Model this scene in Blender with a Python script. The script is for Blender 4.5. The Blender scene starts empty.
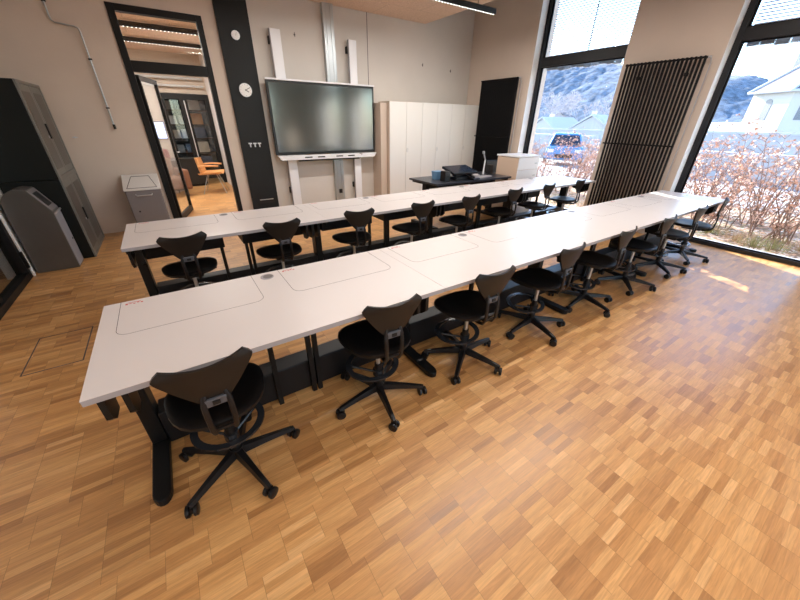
import bpy, bmesh, math, random
from mathutils import Vector, Matrix
random.seed(7)
S = bpy.context.scene
COL = S.collection
PI = math.pi
H = 1.585          # camera height
YW = 6.65          # back wall (door, display, wardrobes)
XR = 6.30          # inner face of the window wall
XL = -1.59         # left wall
YF = -4.6          # wall behind the camera
ZC = 3.29          # underside of the acoustic ceiling
ZT = 4.15          # structural ceiling

# ------------------------------------------------------------------ materials
def new_mat(name):
    m = bpy.data.materials.new(name); m.use_nodes = True
    nt = m.node_tree
    return m, nt, nt.nodes['Principled BSDF']

def mat(name, col, rough=.5, metal=0., bump=0., bscale=60., var=0., vscale=3., spec=.5, coat=0.):
    m, nt, b = new_mat(name)
    b.inputs['Base Color'].default_value = (*col, 1)
    b.inputs['Roughness'].default_value = rough
    b.inputs['Metallic'].default_value = metal
    b.inputs['Specular IOR Level'].default_value = spec
    b.inputs['Coat Weight'].default_value = coat
    tc = nt.nodes.new('ShaderNodeTexCoord')
    if var:
        n = nt.nodes.new('ShaderNodeTexNoise'); n.inputs['Scale'].default_value = vscale; n.inputs['Detail'].default_value = 5
        nt.links.new(tc.outputs['Object'], n.inputs['Vector'])
        r = nt.nodes.new('ShaderNodeValToRGB')
        r.color_ramp.elements[0].position = .3; r.color_ramp.elements[1].position = .7
        r.color_ramp.elements[0].color = (*[c*(1-var) for c in col], 1)
        r.color_ramp.elements[1].color = (*[min(1, c*(1+var)) for c in col], 1)
        nt.links.new(n.outputs['Fac'], r.inputs['Fac']); nt.links.new(r.outputs['Color'], b.inputs['Base Color'])
    if bump:
        n = nt.nodes.new('ShaderNodeTexNoise'); n.inputs['Scale'].default_value = bscale; n.inputs['Detail'].default_value = 6
        nt.links.new(tc.outputs['Object'], n.inputs['Vector'])
        bp = nt.nodes.new('ShaderNodeBump'); bp.inputs['Strength'].default_value = bump; bp.inputs['Distance'].default_value = .01
        nt.links.new(n.outputs['Fac'], bp.inputs['Height']); nt.links.new(bp.outputs['Normal'], b.inputs['Normal'])
    return m

def emis(name, col, s):
    m, nt, b = new_mat(name)
    b.inputs['Base Color'].default_value = (*col, 1)
    b.inputs['Emission Color'].default_value = (*col, 1); b.inputs['Emission Strength'].default_value = s
    return m

def glass_mat(name, tint=(1, 1, 1), refl=1.0):
    m = bpy.data.materials.new(name); m.use_nodes = True
    nt = m.node_tree; nt.nodes.clear()
    o = nt.nodes.new('ShaderNodeOutputMaterial'); mx = nt.nodes.new('ShaderNodeMixShader')
    t = nt.nodes.new('ShaderNodeBsdfTransparent'); t.inputs['Color'].default_value = (*tint, 1)
    g = nt.nodes.new('ShaderNodeBsdfGlossy'); g.inputs['Roughness'].default_value = .01
    k = NB(nt); geo = nt.nodes.new('ShaderNodeNewGeometry'); dp = nt.nodes.new('ShaderNodeVectorMath'); dp.operation = 'DOT_PRODUCT'
    nt.links.new(geo.outputs['Incoming'], dp.inputs[0]); nt.links.new(geo.outputs['Normal'], dp.inputs[1])
    sch = k.m('POWER', k.m('SUBTRACT', 1., k.m('ABSOLUTE', dp.outputs['Value'])), 5.)     # Schlick reflectance, same from both sides
    fac = k.m('MULTIPLY', k.m('ADD', .04, k.m('MULTIPLY', sch, .9)), refl)
    nt.links.new(fac, mx.inputs[0]); nt.links.new(t.outputs[0], mx.inputs[1]); nt.links.new(g.outputs[0], mx.inputs[2])
    nt.links.new(mx.outputs[0], o.inputs[0])
    return m

class NB:
    """small helper for math node graphs"""
    def __init__(s, nt): s.nt = nt
    def m(s, op, a, b=None, c=None):
        n = s.nt.nodes.new('ShaderNodeMath'); n.operation = op
        for i, v in enumerate((a, b, c)):
            if v is None: continue
            if hasattr(v, 'links'): s.nt.links.new(v, n.inputs[i])
            else: n.inputs[i].default_value = v
        return n.outputs[0]
    def white(s, x, y, z=0.):
        c = s.nt.nodes.new('ShaderNodeCombineXYZ')
        for i, v in enumerate((x, y, z)):
            if hasattr(v, 'links'): s.nt.links.new(v, c.inputs[i])
            else: c.inputs[i].default_value = v
        w = s.nt.nodes.new('ShaderNodeTexWhiteNoise'); w.noise_dimensions = '3D'
        s.nt.links.new(c.outputs[0], w.inputs['Vector'])
        return w.outputs['Value']

def parquet():
    m, nt, b = new_mat('oak_mosaic_parquet'); k = NB(nt)
    geo = nt.nodes.new('ShaderNodeNewGeometry'); sep = nt.nodes.new('ShaderNodeSeparateXYZ')
    nt.links.new(geo.outputs['Position'], sep.inputs[0])
    X, Y = sep.outputs[0], sep.outputs[1]
    L, W = .158, .0316
    blk = k.m('FLOOR', k.m('DIVIDE', Y, W*5))
    off = k.m('MULTIPLY', k.m('ROUND', k.m('MULTIPLY', k.white(blk, 3.3), 3.)), L/3)
    xo = k.m('DIVIDE', k.m('ADD', X, off), L)
    col = k.m('FLOOR', xo); st = k.m('FLOOR', k.m('DIVIDE', Y, W))
    rnd = k.white(col, st, 1.7)
    blkrnd = k.white(col, blk, 5.1)
    v = k.m('ADD', k.m('MULTIPLY', rnd, .70), k.m('MULTIPLY', blkrnd, .30))
    ramp = nt.nodes.new('ShaderNodeValToRGB')
    e = ramp.color_ramp; e.elements[0].position = 0.0; e.elements[1].position = 1.0
    e.elements[0].color = (.34, .155, .05, 1); e.elements[1].color = (.76, .45, .19, 1)
    for p, c in ((.16, (.46, .225, .078, 1)), (.45, (.58, .30, .105, 1)), (.75, (.67, .37, .135, 1))):
        q = e.elements.new(p); q.color = c
    nt.links.new(v, ramp.inputs[0])
    # grain along X
    mp = nt.nodes.new('ShaderNodeCombineXYZ')
    nt.links.new(k.m('MULTIPLY', X, 9.), mp.inputs[0]); nt.links.new(k.m('MULTIPLY', Y, 130.), mp.inputs[1])
    nt.links.new(k.m('MULTIPLY', rnd, 40.), mp.inputs[2])
    nz = nt.nodes.new('ShaderNodeTexNoise'); nz.inputs['Scale'].default_value = 1.; nz.inputs['Detail'].default_value = 4; nz.inputs['Distortion'].default_value = .6
    nt.links.new(mp.outputs[0], nz.inputs['Vector'])
    gr = nt.nodes.new('ShaderNodeMapRange'); gr.inputs['From Min'].default_value = .3; gr.inputs['From Max'].default_value = .7
    gr.inputs['To Min'].default_value = .80; gr.inputs['To Max'].default_value = 1.10
    nt.links.new(nz.outputs['Fac'], gr.inputs['Value'])
    # joints
    fx = k.m('FRACT', xo); fy = k.m('FRACT', k.m('DIVIDE', Y, W))
    ex = k.m('MINIMUM', fx, k.m('SUBTRACT', 1., fx)); ey = k.m('MINIMUM', fy, k.m('SUBTRACT', 1., fy))
    jx = k.m('LESS_THAN', ex, .0055); jy = k.m('LESS_THAN', ey, .016)
    j = k.m('MAXIMUM', k.m('MULTIPLY', jx, .42), k.m('MULTIPLY', jy, .16))
    mul = k.m('MULTIPLY', gr.outputs[0], k.m('SUBTRACT', 1., j))
    mx = nt.nodes.new('ShaderNodeVectorMath'); mx.operation = 'SCALE'
    nt.links.new(ramp.outputs[0], mx.inputs[0]); nt.links.new(mul, mx.inputs['Scale'])
    nt.links.new(mx.outputs[0], b.inputs['Base Color'])
    rr = nt.nodes.new('ShaderNodeMapRange'); rr.inputs['To Min'].default_value = .34; rr.inputs['To Max'].default_value = .48
    nt.links.new(rnd, rr.inputs['Value']); nt.links.new(rr.outputs[0], b.inputs['Roughness'])
    b.inputs['Specular IOR Level'].default_value = .5
    b.inputs['Coat Weight'].default_value = .35; b.inputs['Coat Roughness'].default_value = .3
    return m

def panel_wood():
    """wood-wool acoustic boards with joints"""
    m, nt, b = new_mat('wood_wool_board'); k = NB(nt)
    geo = nt.nodes.new('ShaderNodeNewGeometry'); sep = nt.nodes.new('ShaderNodeSeparateXYZ')
    nt.links.new(geo.outputs['Position'], sep.inputs[0]); X, Y = sep.outputs[0], sep.outputs[1]
    n = nt.nodes.new('ShaderNodeTexNoise'); n.inputs['Scale'].default_value = 55; n.inputs['Detail'].default_value = 8; n.inputs['Distortion'].default_value = 1.5
    nt.links.new(geo.outputs['Position'], n.inputs['Vector'])
    r = nt.nodes.new('ShaderNodeValToRGB'); r.color_ramp.elements[0].position = .3; r.color_ramp.elements[1].position = .72
    r.color_ramp.elements[0].color = (.56, .39, .28, 1); r.color_ramp.elements[1].color = (.90, .70, .56, 1)
    nt.links.new(n.outputs['Fac'], r.inputs[0])
    row = k.m('FLOOR', k.m('DIVIDE', Y, .6)); fx = k.m('FRACT', k.m('ADD', k.m('DIVIDE', X, 1.25), k.m('MULTIPLY', row, .5))); fy = k.m('FRACT', k.m('DIVIDE', Y, .6))
    jx = k.m('LESS_THAN', fx, .006); jy = k.m('LESS_THAN', fy, .012); j = k.m('MAXIMUM', jx, jy)
    mx = nt.nodes.new('ShaderNodeVectorMath'); mx.operation = 'SCALE'
    nt.links.new(r.outputs[0], mx.inputs[0]); nt.links.new(k.m('SUBTRACT', 1., k.m('MULTIPLY', j, .35)), mx.inputs['Scale'])
    nt.links.new(mx.outputs[0], b.inputs['Base Color']); b.inputs['Roughness'].default_value = .9
    return m

def paving():
    m, nt, b = new_mat('pale_garden_paving')
    geo = nt.nodes.new('ShaderNodeNewGeometry')
    br = nt.nodes.new('ShaderNodeTexBrick'); br.inputs['Scale'].default_value = 1.
    br.inputs['Brick Width'].default_value = .62; br.inputs['Row Height'].default_value = .42
    br.inputs['Mortar Size'].default_value = .022; br.offset = .5
    br.inputs['Color1'].default_value = (.46, .44, .44, 1); br.inputs['Color2'].default_value = (.34, .33, .335, 1); br.inputs['Mortar'].default_value = (.13, .10, .085, 1)
    nt.links.new(geo.outputs['Position'], br.inputs['Vector'])
    n = nt.nodes.new('ShaderNodeTexNoise'); n.inputs['Scale'].default_value = 1.1; n.inputs['Detail'].default_value = 8
    nt.links.new(geo.outputs['Position'], n.inputs['Vector'])
    r = nt.nodes.new('ShaderNodeValToRGB'); r.color_ramp.elements[0].position = .56; r.color_ramp.elements[1].position = .62
    r.color_ramp.elements[0].color = (0, 0, 0, 1); r.color_ramp.elements[1].color = (1, 1, 1, 1)
    nt.links.new(n.outputs['Fac'], r.inputs[0])
    mx = nt.nodes.new('ShaderNodeMix'); mx.data_type = 'RGBA'; mx.inputs['B'].default_value = (.28, .20, .15, 1)
    k = NB(nt)
    nt.links.new(k.m('MULTIPLY', r.outputs[0], .6), mx.inputs['Factor']); nt.links.new(br.outputs['Color'], mx.inputs['A'])
    nt.links.new(mx.outputs['Result'], b.inputs['Base Color']); b.inputs['Roughness'].default_value = .9
    return m

def litter():
    m, nt, b = new_mat('soil_with_dry_leaves')
    geo = nt.nodes.new('ShaderNodeNewGeometry')
    v = nt.nodes.new('ShaderNodeTexVoronoi'); v.inputs['Scale'].default_value = 22
    nt.links.new(geo.outputs['Position'], v.inputs['Vector'])
    sp = nt.nodes.new('ShaderNodeSeparateColor'); nt.links.new(v.outputs['Color'], sp.inputs[0])
    r = nt.nodes.new('ShaderNodeValToRGB'); e = r.color_ramp; e.interpolation = 'CONSTANT'
    e.elements[0].color = (.16, .10, .06, 1); e.elements[1].position = .78; e.elements[1].color = (.45, .40, .36, 1)
    for p, c in ((.3, (.38, .22, .13, 1)), (.55, (.20, .19, .09, 1)), (.66, (.46, .28, .18, 1))):
        q = e.elements.new(p); q.color = c
    nt.links.new(sp.outputs[0], r.inputs[0]); nt.links.new(r.outputs[0], b.inputs['Base Color']); b.inputs['Roughness'].default_value = .9
    return m

M = dict(
    floor=parquet(), ceil=panel_wood(), paving=paving(), litter=litter(),
    wall=mat('greige_plaster', (.66, .565, .485), .85, bump=.08, bscale=30, var=.05, vscale=1.2),
    wallgrey=mat('grey_plaster', (.62, .585, .54), .85, bump=.08, bscale=30, var=.04, vscale=1.2),
    white=mat('white_paint', (.80, .79, .77), .6),
    reveal=mat('white_window_reveal', (.78, .79, .80), .5),
    slab=mat('ceiling_concrete', (.45, .40, .36), .9, var=.05),
    pil=mat('anthracite_panel', (.012, .014, .015), .6, spec=.3),
    laminate=mat('white_desk_laminate', (.74, .705, .69), .34, var=.012, vscale=2),
    edge=mat('grey_desk_edging', (.36, .35, .37), .5),
    groove=mat('hatch_joint', (.12, .11, .11), .7),
    redmark=mat('red_sticker', (.6, .08, .07), .5),
    grommet=mat('grommet_plastic', (.16, .15, .15), .4),
    bracket=mat('dark_grey_socket', (.10, .11, .13), .4, metal=.3),
    black=mat('black_powder_coat', (.005, .0055, .006), .45, spec=.3),
    blackbox=mat('black_sheet_metal', (.006, .006, .007), .5, spec=.3),
    duct=mat('dark_blue_grey_duct', (.006, .007, .009), .42, spec=.35),
    chairback=mat('black_brown_plastic_shell', (.010, .008, .007), .45, spec=.4),
    seat=mat('black_seat_shell', (.004, .004, .0045), .42, spec=.35),
    plastic=mat('black_nylon', (.005, .005, .006), .4, spec=.4),
    ring=mat('glossy_black_footrest', (.02, .022, .026), .22),
    alu=mat('brushed_aluminium', (.62, .64, .67), .38, metal=.7),
    steel=mat('galvanised_steel', (.50, .54, .56), .35, metal=.8),
    whiterail=mat('white_painted_rail', (.80, .81, .84), .4),
    screen=mat('display_glass', (.014, .032, .034), .13),
    bezel=mat('black_bezel', (.008, .008, .01), .3),
    cab=mat('white_wardrobe_board', (.80, .79, .76), .5),
    cabside=mat('beige_wardrobe_side', (.60, .50, .42), .6),
    rad=mat('black_radiator_enamel', (.003, .003, .004), .5, spec=.2),
    frame=mat('dark_window_frame', (.008, .009, .012), .45, spec=.4),
    frameblk=mat('black_door_frame', (.005, .005, .005), .5, spec=.3),
    glass=glass_mat('window_glass', (.97, .985, .99), .8),
    doorglass=glass_mat('door_glass', (.93, .95, .95), 1.0),
    slat=mat('pale_blind_slat', (.40, .46, .54), .5),
    lockside=mat('dark_green_black_metal', (.003, .0055, .005), .5, spec=.3),
    lockfront=mat('gunmetal_locker_front', (.19, .19, .175), .4, metal=.35, var=.1, vscale=6),
    binmetal=mat('taupe_metal', (.12, .112, .102), .42, metal=.4, var=.06, vscale=5),
    bingrey=mat('light_steel_front', (.34, .35, .39), .4, metal=.25),
    bin2=mat('mid_grey_metal', (.23, .215, .22), .45, metal=.3),
    lid=mat('off_white_lid', (.74, .72, .69), .45),
    hole=mat('black_opening', (.004, .004, .005), .6),
    clock=mat('clock_dial', (.82, .81, .80), .4),
    deskdark=mat('dark_grey_desktop', (.028, .031, .042), .35),
    unitside=mat('beige_drawer_side', (.62, .47, .36), .5),
    unitfront=mat('white_drawer_front', (.82, .83, .86), .4),
    blue=mat('blue_plastic', (.16, .33, .55), .4),
    paper=mat('grey_paper', (.45, .42, .42), .7),
    led=emis('led_dots', (1., .97, .93), 4.),
    hallwall=mat('corridor_white_wall', (.72, .70, .68), .8),
    hallbeige=mat('corridor_beige_wall', (.52, .44, .36), .8),
    pipe=mat('grey_pipe', (.45, .46, .45), .5),
    hallscreen=emis('blue_white_monitor', (.45, .6, 1.), 1.6),
    leather=mat('brown_upholstery', (.20, .095, .055), .6),
    red=mat('dark_red_fabric', (.20, .015, .02), .7),
    orange=mat('orange_oak_veneer', (.60, .30, .11), .4),
    sideboard=mat('black_sideboard', (.016, .015, .014), .35),
    teal=mat('dark_teal_back', (.03, .06, .08), .6),
    leaf=mat('dry_beech_leaf', (.55, .32, .235), .75),
    leaf2=mat('pale_dry_beech_leaf', (.66, .46, .38), .75),
    twig=mat('beech_twig', (.23, .15, .12), .9),
    frost=mat('frosted_twigs', (.42, .39, .41), .9),
    hill=mat('haze_tinted_forest', (.125, .16, .21), 1., var=.5, vscale=.35),  # blue distance haze is mixed into the forest's base colour
    snow=mat('snow', (.50, .50, .53), .8),
    meadow=mat('winter_meadow', (.33, .335, .34), .95, var=.12, vscale=.2),
    render=mat('white_render', (.50, .48, .47), .85),
    church=mat('church_plaster', (.52, .50, .47), .85),
    roof=mat('grey_shingle_roof', (.17, .145, .15), .8, var=.1, vscale=1.5),
    winglass=mat('leaded_window', (.16, .17, .19), .35),
    car=mat('blue_car_paint', (.08, .25, .52), .25, coat=.6),
    carglass=mat('car_window', (.02, .03, .05), .12),
    tyre=mat('tyre', (.015, .015, .015), .8),
    stone=mat('pale_stone_wall', (.46, .45, .46), .9, var=.12, vscale=2.),
    facade=mat('outer_render', (.62, .60, .57), .9),
)

M['screen'].node_tree.nodes['Principled BSDF'].inputs['IOR'].default_value = 2.3
# ------------------------------------------------------------------ mesh builder
class MB:
    def __init__(s): s.v = []; s.f = []
    def add(s, vs, fs):
        o = len(s.v); s.v += [tuple(q) for q in vs]; s.f += [tuple(i+o for i in f) for f in fs]; return s
    def box(s, x0, x1, y0, y1, z0, z1):
        vs = [(x, y, z) for z in (z0, z1) for y in (y0, y1) for x in (x0, x1)]
        return s.add(vs, [(0, 2, 3, 1), (4, 5, 7, 6), (0, 1, 5, 4), (2, 6, 7, 3), (0, 4, 6, 2), (1, 3, 7, 5)])
    def hexa(s, p):   # 8 points, bottom ring then top ring (ccw)
        return s.add(p, [(3, 2, 1, 0), (4, 5, 6, 7), (0, 1, 5, 4), (1, 2, 6, 5), (2, 3, 7, 6), (3, 0, 4, 7)])
    def prism(s, poly, z0, z1, axis='z'):
        n = len(poly)
        def P(a, b, c): return {'z': (a, b, c), 'y': (a, c, b), 'x': (c, a, b)}[axis]
        vs = [P(a, b, z0) for a, b in poly]+[P(a, b, z1) for a, b in poly]
        fs = [tuple(range(n-1, -1, -1)), tuple(range(n, 2*n))]+[(i, (i+1) % n, n+(i+1) % n, n+i) for i in range(n)]
        return s.add(vs, fs)
    def tube(s, pts, r, n=10, cap=True, flat=None):
        pts = [Vector(p) for p in pts]; rs = r if isinstance(r, (list, tuple)) else [r]*len(pts)
        up = None; rings = []
        for i, p in enumerate(pts):
            d = (pts[min(i+1, len(pts)-1)]-pts[max(i-1, 0)]).normalized()
            if up is None:
                up = Vector((0, 0, 1)) if abs(d.z) < .9 else Vector((0, 1, 0))
            a = d.cross(up)
            if a.length < 1e-5: a = d.cross(Vector((1, 0, 0)))
            a.normalize(); b = a.cross(d).normalized(); up = b
            fl = flat or 1.
            rings.append([p+a*math.cos(2*PI*k/n)*rs[i]+b*math.sin(2*PI*k/n)*rs[i]*fl for k in range(n)])
        vs = [q for g in rings for q in g]; fs = []
        for i in range(len(pts)-1):
            for k in range(n):
                k2 = (k+1) % n
                fs.append((i*n+k, i*n+k2, (i+1)*n+k2, (i+1)*n+k))
        if cap: fs += [tuple(range(n-1, -1, -1)), tuple((len(pts)-1)*n+k for k in range(n))]
        return s.add(vs, fs)
    def cyl(s, p0, p1, r, n=16, r2=None): return s.tube([p0, p1], [r, r if r2 is None else r2], n)
    def grid(s, fn, nu, nv, th=None):
        """surface fn(u,v) u,v in 0..1, optional thickness vector function"""
        P = [[Vector(fn(i/nu, j/nv)) for j in range(nv+1)] for i in range(nu+1)]
        if th is None:
            vs = [p for row in P for p in row]
            return s.add(vs, [(i*(nv+1)+j, (i+1)*(nv+1)+j, (i+1)*(nv+1)+j+1, i*(nv+1)+j+1) for i in range(nu) for j in range(nv)])
        T = Vector(th); A = [p for row in P for p in row]; B = [p+T for p in A]; n = len(A); w = nv+1; fs = []
        for i in range(nu):
            for j in range(nv):
                q = (i*w+j, (i+1)*w+j, (i+1)*w+j+1, i*w+j+1)
                fs.append(q); fs.append(tuple(n+t for t in reversed(q)))
        bd = [i*w for i in range(nu+1)]+[nu*w+j for j in range(1, nv+1)]+[i*w+nv for i in range(nu-1, -1, -1)]+[j for j in range(nv-1, 0, -1)]
        for a in range(len(bd)):
            c, d = bd[a], bd[(a+1) % len(bd)]
            fs.append((c, n+c, n+d, d))
        return s.add(A+B, fs)
    def xf(s, mtx):
        s.v = [tuple(mtx @ Vector(q)) for q in s.v]; return s
    def build(s, name, m, parent=None, smooth=False, bevel=0., kind=None):
        me = bpy.data.meshes.new(name); me.from_pydata(s.v, [], s.f)
        bm = bmesh.new(); bm.from_mesh(me)
        bmesh.ops.recalc_face_normals(bm, faces=bm.faces[:]); bm.to_mesh(me); bm.free()
        me.materials.append(m if not isinstance(m, str) else M[m])
        o = bpy.data.objects.new(name, me); COL.objects.link(o)
        if parent: o.parent = parent
        if smooth:
            for p in me.polygons: p.use_smooth = True
            me.set_sharp_from_angle(angle=math.radians(40))
        if bevel:
            b = o.modifiers.new('bevel', 'BEVEL'); b.width = bevel; b.segments = 2; b.limit_method = 'ANGLE'; b.angle_limit = math.radians(40)
        if kind: o['kind'] = kind
        return o

def tag(o, label=None, cat=None, group=None):
    if label: o['label'] = label
    if cat: o['category'] = cat
    if group: o['group'] = group
    return o
def thing(name, label, cat, loc=(0, 0, 0), rz=0., group=None):
    o = bpy.data.objects.new(name, None); COL.objects.link(o)
    o.location = loc; o.rotation_euler = (0, 0, rz); o.empty_display_size = .1
    return tag(o, label, cat, group)
def copy_tree(o, parent=None):
    c = o.copy(); COL.objects.link(c)
    if parent: c.parent = parent
    for ch in list(o.children): copy_tree(ch, c)
    return c
def struct(name, mb, m, parent=None, **k):
    return mb.build(name, m, parent, kind='structure', **k)
def quad(*b): return MB().box(*b)

# ------------------------------------------------------------------ room shell
struct('floor', quad(XL-.2, XR+.2, YF-.2, YW, -.12, 0), 'floor')
YB = YW+.22                                      # far face of the back wall
DX0, DX1, DZ = -.14, .95, 2.88                   # door opening
# back wall in two paints: left of the display dark pilaster and right of it
b = MB().box(XL-.2, DX0, YW, YB, 0, ZT).box(DX1, 1.6, YW, YB, 0, ZT).box(DX0, DX1, YW, YB, DZ, ZT)
struct('wall_back', b, 'wall')
struct('wall_back_right', quad(1.6, XR+.5, YW, YB, 0, ZT), 'wallgrey')
struct('trim_1', quad(1.14, 1.6, YW-.05, YW, 0, ZC+.02), 'pil')
struct('trim_2', quad(3.66, 3.672, YW-.002, YW+.01, 1.9, ZC), 'groove')
b = MB().box(XL-.2, 1.0, YF-.2, YF, 0, ZT).box(2.3, 3.2, YF-.2, YF, 0, ZT).box(4.6, XR+.5, YF-.2, YF, 0, ZT).box(1.0, 2.3, YF-.2, YF, 2.9, ZT).box(3.2, 4.6, YF-.2, YF, 2.9, ZT)
struct('wall_front', b, 'wall')
for n_, a_, c_ in ((4, 1.0, 2.3), (5, 3.2, 4.6)):  # unseen front-wall windows, added for daylight and streaks in the display
    f_ = MB().box(a_, a_+.07, YF-.13, YF-.05, 0, 2.9).box(c_-.07, c_, YF-.13, YF-.05, 0, 2.9).box(a_+.07, c_-.07, YF-.13, YF-.05, 0, .06).box(a_+.07, c_-.07, YF-.13, YF-.05, 2.83, 2.9).box((a_+c_)/2-.05, (a_+c_)/2+.05, YF-.13, YF-.05, .06, 2.83)
    w_ = struct('window_%d' % n_, f_, 'frame', bevel=.004)
    MB().box(a_+.07, c_-.07, YF-.095, YF-.089, .06, 2.83).build('glass_pane', 'glass', w_)
struct('ground_rear', quad(-14, 14, -40, YF-.25, -.2, -.09), 'stone')
# left wall with glazed door opening y 3.4..5.08
LD0, LD1, LDZ = 3.35, 5.09, 2.55
b = MB().box(XL-.2, XL, LD1, YW, 0, ZT).box(XL-.2, XL, YF, LD0, 0, ZT).box(XL-.2, XL, LD0, LD1, LDZ, ZT)
struct('wall_left', b, 'white')
# window wall
WIN = [(3.25, 4.95), (.22, 2.02), (-2.75, -.98)]
WZ0, WZ1 = 0., 3.95
XO = 6.78
edges = [YW]+[e for w in WIN for e in (w[1], w[0])]+[YF]
b = MB()
for i in range(0, len(edges), 2): b.box(XR, XO, edges[i+1], edges[i], -.1, ZT)
for y0, y1 in WIN: b.box(XR, XO, y0, y1, WZ1, ZT)
struct('wall_right', b, 'wall')
struct('ceiling', quad(XL-.3, XO, YF-.3, YB, ZT, ZT+.25), 'slab')
p = tag(MB().box(-1.2, 4.99, YF+.6, YW-.002, ZC, ZC+.05).build('acoustic_ceiling_panel', 'ceil'),
        'tan wood wool acoustic ceiling panel hung above the desks', 'ceiling panel')
p['kind'] = 'structure'
# skirting
struct('baseboard_back', MB().box(XL, DX0, YW-.012, YW, 0, .06).box(DX1, 1.14, YW-.012, YW, 0, .06), 'wall')
struct('baseboard_left', quad(XL, XL+.012, YF, LD0, 0, .09), 'edge')

# windows
def make_window(n, y0, y1, blind_label):
    x0, x1 = 6.47, 6.56
    f = MB()
    f.box(x0, x1, y0, y0+.075, 0, WZ1).box(x0, x1, y1-.075, y1, 0, WZ1)
    f.box(x0, x1, y0+.075, y1-.075, 0, .055).box(x0, x1, y0+.075, y1-.075, WZ1-.07, WZ1).box(x0-.02, x1, y0+.075, y1-.075, 2.53, 2.67)
    w = struct('window_%d' % n, f, 'frame', bevel=.004)
    s_ = MB()
    for a, c in ((.055, 2.53), (2.67, WZ1-.07)):
        s_.box(x0+.03, x0+.045, y0+.075, y0+.1, a, c).box(x0+.03, x0+.045, y1-.1, y1-.075, a, c)
        s_.box(x0+.03, x0+.045, y0+.1, y1-.1, a, a+.018).box(x0+.03, x0+.045, y0+.1, y1-.1, c-.018, c)
    s_.build('glazing_bead', 'rad', w)
    g = MB().box(x0+.034, x0+.04, y0+.075, y1-.075, .055, 2.53).box(x0+.034, x0+.04, y0+.075, y1-.075, 2.67, WZ1-.07)
    g.build('glass_pane', 'glass', w)
    r = MB().box(XR, x0, y1, y1-.004, 0, WZ1).box(XR, x0, y0, y0+.004, 0, WZ1)
    r.build('reveal_lining', 'reveal', w)
    MB().box(x1, XO+.03, y0, y1, -.02, .012).build('outer_sill', 'alu', w)
    # exterior venetian blind drawn over the top light, its spare slats stacked at the transom
    bl = thing('venetian_blind', blind_label, 'blind', (6.65, (y0+y1)/2, 2.66), 0, 'venetian blinds outside the top lights')
    hw = (y1-y0)/2-.08
    m = MB(); z = .06; zt = WZ1-2.66-.1
    while z < zt:
        a = .026
        m.hexa([(-a, -hw, z), (a, -hw, z-.004), (a, hw, z-.004), (-a, hw, z), (-a, -hw, z+.0014), (a, -hw, z-.0026), (a, hw, z-.0026), (-a, hw, z+.0014)])
        z += .034
    m.build('slats', 'slat', bl)
    MB().box(-.03, .03, -hw, hw, zt, zt+.06).build('head_rail', 'frame', bl)
    MB().box(-.006, .006, -.006, .006, -.02, zt).build('guide_rod', 'frame', bl)
    m = MB()
    for k in range(14):
        zz = -.06-.009*k
        N = 12
        for q in range(N):
            a, c = -hw+2*hw*q/N, -hw+2*hw*(q+1)/N
            dz = .012*math.sin(q*1.7+k*.2)
            m.box(-.03, .03, a, c-.008, zz+dz, zz+dz+.003)
    m.build('stacked_slats', 'slat', bl)
    return w
make_window(1, *WIN[0], 'closed-off pale slat blind outside the top light left of the big radiator')
make_window(2, *WIN[1], 'pale slat blind outside the top light above the church view')
make_window(3, *WIN[2], 'pale slat blind outside the window nearest the camera, out of frame')

# ------------------------------------------------------------------ glazed doors
fr = MB(); y0, y1 = YW-.02, YW+.10
fr.box(DX0, DX0+.085, y0, y1, 0, DZ).box(DX1-.075, DX1, y0, y1, 0, DZ).box(DX0+.085, DX1-.075, y0, y1, DZ-.075, DZ).box(DX0+.085, DX1-.075, y0, y1, 2.15, 2.28)
d1 = struct('door_1', fr, 'frameblk', bevel=.004)
MB().box(DX0+.085, DX1-.075, YW+.03, YW+.038, 2.28, DZ-.075).build('transom_pane', 'doorglass', d1)
hx, hy, ang = -.04, YW+.12, math.atan2(.85, .22)
leaf = bpy.data.objects.new('door_leaf', None); COL.objects.link(leaf); leaf.parent = d1
leaf.location = (hx, hy+.04, 0); leaf.rotation_euler = (0, 0, ang)
Lw = .90
MB().box(0, .05, -.025, .025, .01, 2.13).box(Lw-.05, Lw, -.025, .025, .01, 2.13).box(.05, Lw-.05, -.025, .025, .01, .11).box(.05, Lw-.05, -.025, .025, 2.07, 2.13).build('leaf_frame', 'frameblk', leaf, bevel=.003)
MB().box(.05, Lw-.05, -.004, .004, .11, 2.07).build('leaf_pane', 'doorglass', leaf)
MB().tube([(Lw-.03, -.03, 1.05), (Lw-.03, -.07, 1.05), (Lw-.15, -.07, 1.05)], .009, 8).build('door_handle', 'alu', leaf)
# left glazed door
fr = MB().box(XL-.09, XL+.01, LD1-.09, LD1-.02, 0, LDZ).box(XL-.09, XL+.01, LD0, LD0+.08, 0, LDZ).box(XL-.09, XL+.01, LD0+.08, LD1-.09, 0, .07).box(XL-.09, XL+.01, LD0+.08, LD1-.09, LDZ-.08, LDZ)
fr.box(XL-.07, XL-.01, 4.18, 4.26, .07, LDZ-.08)
d2 = struct('door_2', fr, 'frameblk', bevel=.004)
MB().box(XL-.045, XL-.037, LD0+.08, LD1-.09, .07, LDZ-.08).build('glass_pane', 'doorglass', d2)
MB().box(XL, XL+.035, LD1-.075, LD1-.045, .12, .3).build('hinge', 'frameblk', d2)
struct('trim_3', quad(XL-.09, XL+.02, LD1-.02, LD1+.03, 0, LDZ+.05), 'white')
# room beyond the left door
struct('floor_left', quad(-4.5, XL-.2, 2., 6.5, -.1, 0), 'floor')
struct('wall_left_2', MB().box(-4.6, -4.5, 2., 6.5, 0, 3).box(-4.5, XL-.2, 6.4, 6.5, 0, 3).box(-4.5, XL-.2, 1.9, 2., 0, 3), 'wall')
struct('ceiling_left', quad(-4.5, XL-.2, 2., 6.5, 3, 3.1), 'slab')

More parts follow.
